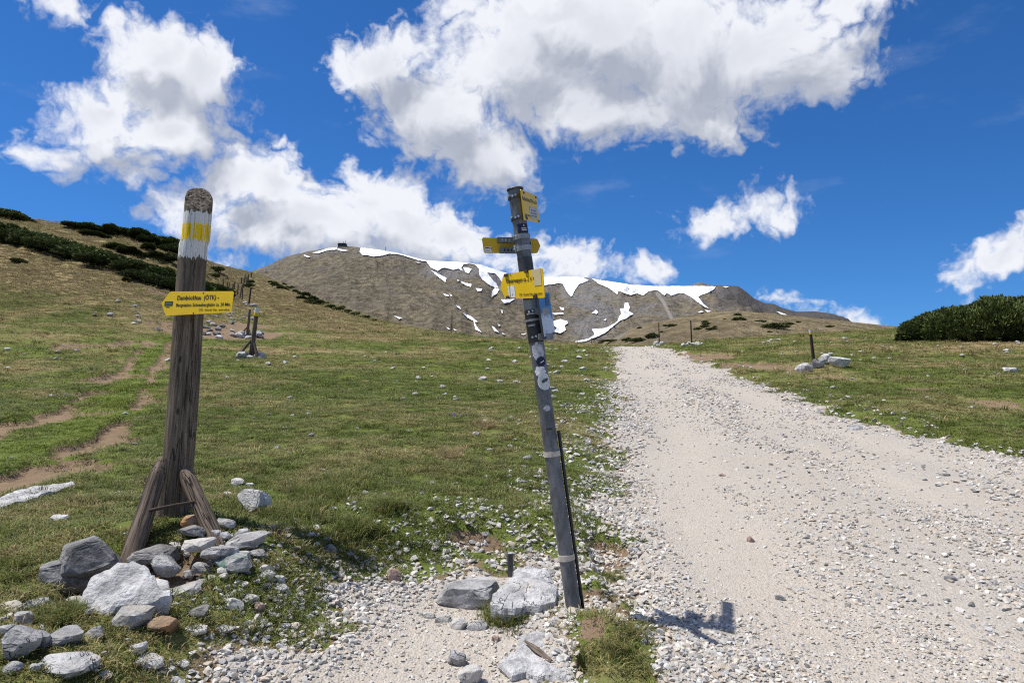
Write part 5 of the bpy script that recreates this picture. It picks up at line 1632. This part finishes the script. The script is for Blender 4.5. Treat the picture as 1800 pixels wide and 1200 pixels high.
# ------------------------------------------------------------------ scattered single stones
STONE_MESH = []
for i in range(10):
    V, Fc = rock_shape(500 + i, 2, 9, 0.1)
    STONE_MESH.append((mesh_np('stone', V * np.array([1, 0.85, 0.55]), Fc, False)))
def scatter_stone(x, y, s, label, group, mat, k):
    key = (k % 10, mat)
    if key not in scatter_stone.cache:
        me = STONE_MESH[k % 10].copy(); me.materials.append(M_ROCKS[mat]); scatter_stone.cache[key] = me
    o = link('stone', scatter_stone.cache[key], None, None, (x, y, gz(x, y) - s * 0.10))
    o.scale = (s, s, s); o.rotation_euler = (0, 0, (k * 2.399) % 6.283)
    tag(o, label, 'stone', group)
scatter_stone.cache = {}
rr = random.Random(3)
cnt = 0
while cnt < 190:
    px = rr.uniform(380, 1085) if rr.random() < 0.8 else rr.uniform(0, 300)
    if rr.random() < 0.5: px = 1075 - abs(rr.gauss(0, 1)) * 190
    py = 612 + 300 * rr.random() ** 1.5
    x, y = meadow_xy(px, py)
    if y > 55 or float(gravel_sd(np.array([x]), np.array([y]))[0]) > -0.1 or px < 0: continue
    s = rr.uniform(5, 15) / F * y * (1.25 if rr.random() < 0.15 else 0.9)
    s = min(s, 0.35)
    scatter_stone(x, y, s, 'small pale stone scattered in the turf left of the track', 'pale stones in the meadow left of the track', rr.choice(['white', 'white', 'light']), cnt)
    cnt += 1
cnt = 0
while cnt < 60:
    px = rr.uniform(1200, 1800); py = 596 + 150 * rr.random() ** 1.6
    x, y = meadow_xy(px, py)
    if y > 58 or float(gravel_sd(np.array([x]), np.array([y]))[0]) > -0.2: continue
    s = min(rr.uniform(4, 10) / F * y, 0.35)
    scatter_stone(x, y, s, 'small pale stone scattered in the turf right of the track', 'pale stones in the meadow right of the track', rr.choice(['white', 'light']), cnt + 3)
    cnt += 1

# ------------------------------------------------------------------ grass, gravel, flowers: geometry-node scatters
def scatter_obj(name, P, rot, scale, idx, tint, proto_meshes, label):
    lib = bpy.data.collections.new(name + '_kinds')
    for i, me in enumerate(proto_meshes):
        o = bpy.data.objects.new('%s_kind_%02d' % (name, i), me); lib.objects.link(o)
    me = bpy.data.meshes.new(name)
    me.vertices.add(len(P)); me.vertices.foreach_set('co', np.asarray(P, np.float32).ravel())
    a = me.attributes.new('rot', 'FLOAT_VECTOR', 'POINT'); a.data.foreach_set('vector', np.asarray(rot, np.float32).ravel())
    a = me.attributes.new('size', 'FLOAT_VECTOR', 'POINT'); a.data.foreach_set('vector', np.asarray(scale, np.float32).ravel())
    a = me.attributes.new('pick', 'INT', 'POINT'); a.data.foreach_set('value', np.asarray(idx, np.int32))
    a = me.attributes.new('tint', 'FLOAT_COLOR', 'POINT'); a.data.foreach_set('color', np.asarray(np.concatenate([tint, np.ones((len(P), 1))], 1), np.float32).ravel())
    o = link(name, me)
    ng = bpy.data.node_groups.new(name + '_scatter', 'GeometryNodeTree')
    ng.interface.new_socket('Geometry', in_out='INPUT', socket_type='NodeSocketGeometry')
    ng.interface.new_socket('Geometry', in_out='OUTPUT', socket_type='NodeSocketGeometry')
    n = ng.nodes; L = ng.links.new
    gi = n.new('NodeGroupInput'); go = n.new('NodeGroupOutput')
    iop = n.new('GeometryNodeInstanceOnPoints'); ci = n.new('GeometryNodeCollectionInfo')
    ci.inputs['Collection'].default_value = lib
    ci.inputs['Separate Children'].default_value = True
    ci.inputs['Reset Children'].default_value = True
    iop.inputs['Pick Instance'].default_value = True
    def attr(nm, dt):
        q = n.new('GeometryNodeInputNamedAttribute'); q.data_type = dt; q.inputs['Name'].default_value = nm; return q.outputs['Attribute']
    e2r = n.new('FunctionNodeEulerToRotation')
    L(attr('rot', 'FLOAT_VECTOR'), e2r.inputs[0]); L(e2r.outputs[0], iop.inputs['Rotation'])
    L(attr('size', 'FLOAT_VECTOR'), iop.inputs['Scale']); L(attr('pick', 'INT'), iop.inputs['Instance Index'])
    L(gi.outputs[0], iop.inputs['Points']); L(ci.outputs[0], iop.inputs['Instance']); L(iop.outputs[0], go.inputs[0])
    md = o.modifiers.new('scatter', 'NODES'); md.node_group = ng
    return tag(o, label, None, None, 'stuff')

def tuft_mesh(seed, blades, rad, lo, hi, w, bend, name='tuft'):
    r = np.random.default_rng(seed)
    V, Fc, lv = [], [], []
    for b in range(blades):
        a = r.uniform(0, 6.283); q = rad * math.sqrt(r.uniform())
        p = np.array([q * math.cos(a), q * math.sin(a), -0.006])
        da = a + r.normal() * 0.9
        out = np.array([math.cos(da), math.sin(da), 0])
        sd = np.array([-math.sin(da + r.normal() * .6), math.cos(da), 0])
        h = r.uniform(lo, hi); bn = bend * r.uniform(0.3, 1.3)
        p1 = p + out * h * bn * 0.35 + np.array([0, 0, h * 0.62]); p2 = p + out * h * bn + np.array([0, 0, h * (1 - 0.35 * bn)])
        ww = w * r.uniform(0.6, 1.2)
        k = len(V)
        V += [p - sd * ww, p + sd * ww, p1 + sd * ww * 0.8, p1 - sd * ww * 0.8, p2]
        g_ = r.uniform(0.6, 1.25)
        dryb = r.uniform() < 0.28
        t_ = np.array([1.7, 1.35, 1.6]) if dryb else np.array([1, 1, 1])
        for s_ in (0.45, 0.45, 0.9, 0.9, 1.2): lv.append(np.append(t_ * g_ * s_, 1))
        Fc += [(k, k + 1, k + 2, k + 3), (k + 3, k + 2, k + 4)]
    me = mesh_np(name, np.array(V), Fc, True)
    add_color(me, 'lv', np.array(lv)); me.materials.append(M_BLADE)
    return me
TUFTS = [tuft_mesh(1, 34, 0.075, 0.02, 0.045, 0.0022, 0.9), tuft_mesh(2, 30, 0.07, 0.022, 0.055, 0.0021, 0.8), tuft_mesh(3, 36, 0.08, 0.015, 0.035, 0.0024, 1.1),
         tuft_mesh(4, 44, 0.05, 0.05, 0.12, 0.0022, 0.7), tuft_mesh(5, 44, 0.06, 0.06, 0.13, 0.0020, 0.9)]
def sample_field(F2, x, y):
    """nearest value of a ground-grid field"""
    r = np.hypot(x, y); th = np.arctan2(x, y)
    i = np.clip(np.searchsorted(rv, r), 0, nr - 1); j = np.clip(np.searchsorted(th_in, th), 0, len(th_in) - 1)
    return F2[i, j]
GN = []
for (ra_, rb_, dens, sc) in ((1.9, 5, 950, 0.95), (5, 8, 560, 1.1), (8, 14, 260, 1.45), (14, 24, 85, 2.2), (24, 42, 26, 3.3), (42, 75, 8, 5.0), (75, 165, 1.6, 8.0)):
    area = R(84) * 0.5 * (rb_ ** 2 - ra_ ** 2)
    n = int(area * dens)
    r_ = np.sqrt(rng.uniform(ra_ ** 2, rb_ ** 2, n)); t_ = rng.uniform(R(-42), R(42), n)
    x, y = r_ * np.sin(t_), r_ * np.cos(t_)
    sd = sample_field(SDN, x, y); dr_ = sample_field(dirt, x, y)
    keep = (sd < -0.10 + rng.normal(0, 0.16, n)) & (rng.uniform(0, 1, n) > dr_ * 1.15) & (fbm(x * 3.2, y * 3.2, 71, 3) > 0.30)
    raw_ = sample_field(SD, x, y)
    bk_ = sample_field(BANK, x, y)
    keep &= ~((raw_ > -0.75) & (bk_ < 0.5) & (x > -0.5) & (x < 3.2 + 0.05 * y) & (rng.uniform(0, 1, n) < 0.55))
    x, y = x[keep], y[keep]; n = len(x)
    dryv = sample_field(dry, x, y) + (fbm(x * 2.4, y * 2.4, 72, 3) - 0.5) * 1.1 + rng.normal(0, 0.16, n)
    lushv = sample_field(lush, x, y)
    GN.append((x, y, np.full(n, sc), np.clip(dryv - 0.5 * lushv, 0, 1), lushv))
x = np.concatenate([g[0] for g in GN]); y = np.concatenate([g[1] for g in GN]); sc = np.concatenate([g[2] for g in GN]); dv = np.concatenate([g[3] for g in GN]); lu = np.concatenate([g[4] for g in GN])
# hand-placed tall tufts
TALL = [(545, 905, 46, 26), (620, 935, 40, 24), (690, 895, 30, 14), (480, 905, 30, 16), (890, 1086, 34, 22), (110, 1078, 44, 26), (600, 850, 40, 14), (420, 900, 20, 14), (1080, 990, 34, 10), (560, 870, 60, 18), (70, 1060, 20, 12),
        (900, 1060, 20, 10), (790, 800, 30, 12), (852, 748, 26, 8), (1085, 1150, 30, 26), (1105, 1110, 16, 20)]
tx, ty, tdry = [], [], []
for px, py, hw, hh in TALL:
    m = int(hw * 1.7)
    for _ in range(m):
        q = meadow_xy(px + rng.normal(0, hw * 0.45), py + rng.normal(0, hh * 0.4))
        tx.append(q[0]); ty.append(q[1]); tdry.append(0.85 if (px, py) in ((790, 800), (852, 748)) else (0.2 if px > 1000 else 0.12))
tx, ty = np.array(tx), np.array(ty)
n0, n1 = len(x), len(tx)
X = np.concatenate([x, tx]); Y = np.concatenate([y, ty])
Z = hgt(X, Y)
size = np.concatenate([sc * rng.uniform(0.7, 1.3, n0), rng.uniform(0.6, 1.1, n1) * np.where(np.array(tx) > 0.2, 0.38, 1.0)])
hs = size * np.concatenate([rng.uniform(0.55, 1.1, n0) * np.where(sc > 7, 0.7, np.where(sc > 1.4, 0.5, 0.7)), np.ones(n1)])
DV = np.concatenate([dv, np.clip(np.array(tdry) + rng.normal(0, 0.22, n1), 0, 1)])[:, None]
LU = np.concatenate([lu, np.zeros(n1)])[:, None]
green = np.array([0.138, 0.188, 0.040]); dryc = np.array([0.42, 0.36, 0.175]); lushc = np.array([0.215, 0.295, 0.042])
T = (green * (1 - LU) + lushc * LU) * (1 - DV) + dryc * DV
T = T * rng.uniform(0.7, 1.25, (len(X), 1))
pick = np.concatenate([np.where(rng.uniform(0, 1, n0) < 0.03, rng.integers(3, 5, n0), rng.integers(0, 3, n0)), rng.integers(3, 5, n1)])
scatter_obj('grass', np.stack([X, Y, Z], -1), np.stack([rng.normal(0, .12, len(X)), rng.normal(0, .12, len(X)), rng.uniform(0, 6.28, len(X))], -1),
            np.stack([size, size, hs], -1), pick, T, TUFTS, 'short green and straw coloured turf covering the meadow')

# gravel
GST = []
for i in range(8):
    V, Fc = rock_shape(700 + i, 2, 9, 0.05, False, 0.16)
    me = mesh_np('gravel_piece', (V - np.array([0, 0, 0.3])) * np.array([1, 0.8, 0.55]), Fc, False); me.materials.append(M_GSTONE); GST.append(me)
XS = []
for (ra_, rb_, dens, lo, hi) in ((1.9, 4.6, 4200, 0.005, 0.036), (4.6, 8, 1500, 0.009, 0.044), (8, 14, 380, 0.016, 0.060), (14, 26, 90, 0.028, 0.09), (26, 60, 10, 0.05, 0.14)):
    area = R(84) * 0.5 * (rb_ ** 2 - ra_ ** 2)
    n = int(area * dens)
    r_ = np.sqrt(rng.uniform(ra_ ** 2, rb_ ** 2, n)); t_ = rng.uniform(R(-42), R(42), n)
    x, y = r_ * np.sin(t_), r_ * np.cos(t_)
    sd = sample_field(SDN, x, y); raw = sample_field(SD, x, y)
    patch = fbm(x * 1.3 - y * 0.16, y * 0.35, 81, 4)
    rt_ = sample_field(RUT, x, y)
    pr = np.where(sd > 0, (0.10 + 4.2 * np.clip(patch - 0.40, 0, 0.3)) * (1.45 - 0.75 * rt_), 0)
    # loose white stones spilling over the left verge and along the rims
    verge = sstep(-1.9, 0.05, raw) * (fbm(x * 1.6, y * 1.6, 83, 3) > 0.43)
    pr = np.where(sd <= 0, np.where(x < 3.0 + 0.09 * y, np.where(x < -0.4, 0.4, 0.75), 0.25) * verge ** 1.8, pr)
    pr = np.where((raw > -0.35) & (raw < 0.45), np.maximum(pr, np.where(x < 3.0 + 0.09 * y, 0.55, 0.32)), pr)
    fo_ = sstep(0.1, 0.5, sdist(x, y, fore_poly)) * (sdist(x, y, path_poly) < -0.1)
    pr = pr * (1 - 0.97 * sample_field(BANK, x, y)) * (1 - 0.55 * fo_)
    k = rng.uniform(0, 1, n) < pr
    x, y, sd, raw = x[k], y[k], sd[k], raw[k]
    s = lo + (hi - lo) * rng.uniform(0, 1, len(x)) ** 2.7
    s = s * np.where((sd < 0.12), 1.45, 1.2 - 0.45 * rt_[k])
    XS.append((x, y, s, (sd < 0).astype(float)))
x = np.concatenate([g[0] for g in XS]); y = np.concatenate([g[1] for g in XS]); s = np.concatenate([g[2] for g in XS]); vg = np.concatenate([g[3] for g in XS])
z = hgt(x, y) + np.clip(sample_field(SDN, x, y) * 0.14, 0.0, 0.016) + s * 0.05
n = len(x)
val = rng.uniform(0.68, 1.22, n)[:, None]
kind = rng.uniform(0, 1, n)[:, None]
T = np.where(kind < 0.55, [0.60, 0.575, 0.53], np.where(kind < 0.76, [0.47, 0.465, 0.455], np.where(kind < 0.95, [0.54, 0.475, 0.39], [0.24, 0.235, 0.225]))) * val * np.where(vg[:, None] > 0, 1.0, 1.0)
scatter_obj('gravel', np.stack([x, y, z], -1), np.stack([rng.uniform(-.5, .5, n), rng.uniform(-.5, .5, n), rng.uniform(0, 6.28, n)], -1),
            np.stack([s, s, s], -1), rng.integers(0, 8, n), T, GST, 'loose pale limestone gravel on the track and its verges')

# dry moss cushions and blue gentians
FL = []
m_fl = simple('gentian_blue', (0.035, 0.03, 0.30), 0.6)
fv, ff = [], []
for i in range(5):
    a = i * 1.2566
    k = len(fv); fv += [(0, 0, 0.03), (0.012 * math.cos(a - .5), 0.012 * math.sin(a - .5), 0.034), (0.022 * math.cos(a), 0.022 * math.sin(a), 0.032), (0.012 * math.cos(a + .5), 0.012 * math.sin(a + .5), 0.034)]
    ff.append((k, k + 1, k + 2, k + 3))
me = mesh_np('flower', np.array(fv), ff); me.materials.append(m_fl)
pts = []
for px, py, n in ((800, 732, 16), (790, 690, 5), (930, 700, 10), (960, 688, 8), (985, 712, 10), (880, 705, 8), (925, 692, 6), (1005, 690, 5), (1650, 690, 8)):
    for _ in range(n):
        pts.append(meadow_xy(px + rng.normal(0, 12), py + rng.normal(0, 3)))
pts = np.array(pts); z = hgt(pts[:, 0], pts[:, 1])
scatter_obj('gentian_flowers', np.stack([pts[:, 0], pts[:, 1], z], -1), np.stack([rng.normal(0.3, .3, len(pts)), rng.normal(0, .3, len(pts)), rng.uniform(0, 6.28, len(pts))], -1), np.full((len(pts), 3), 1.1), np.zeros(len(pts)), np.ones((len(pts), 3)), [me], 'tiny blue gentian flowers in the turf')
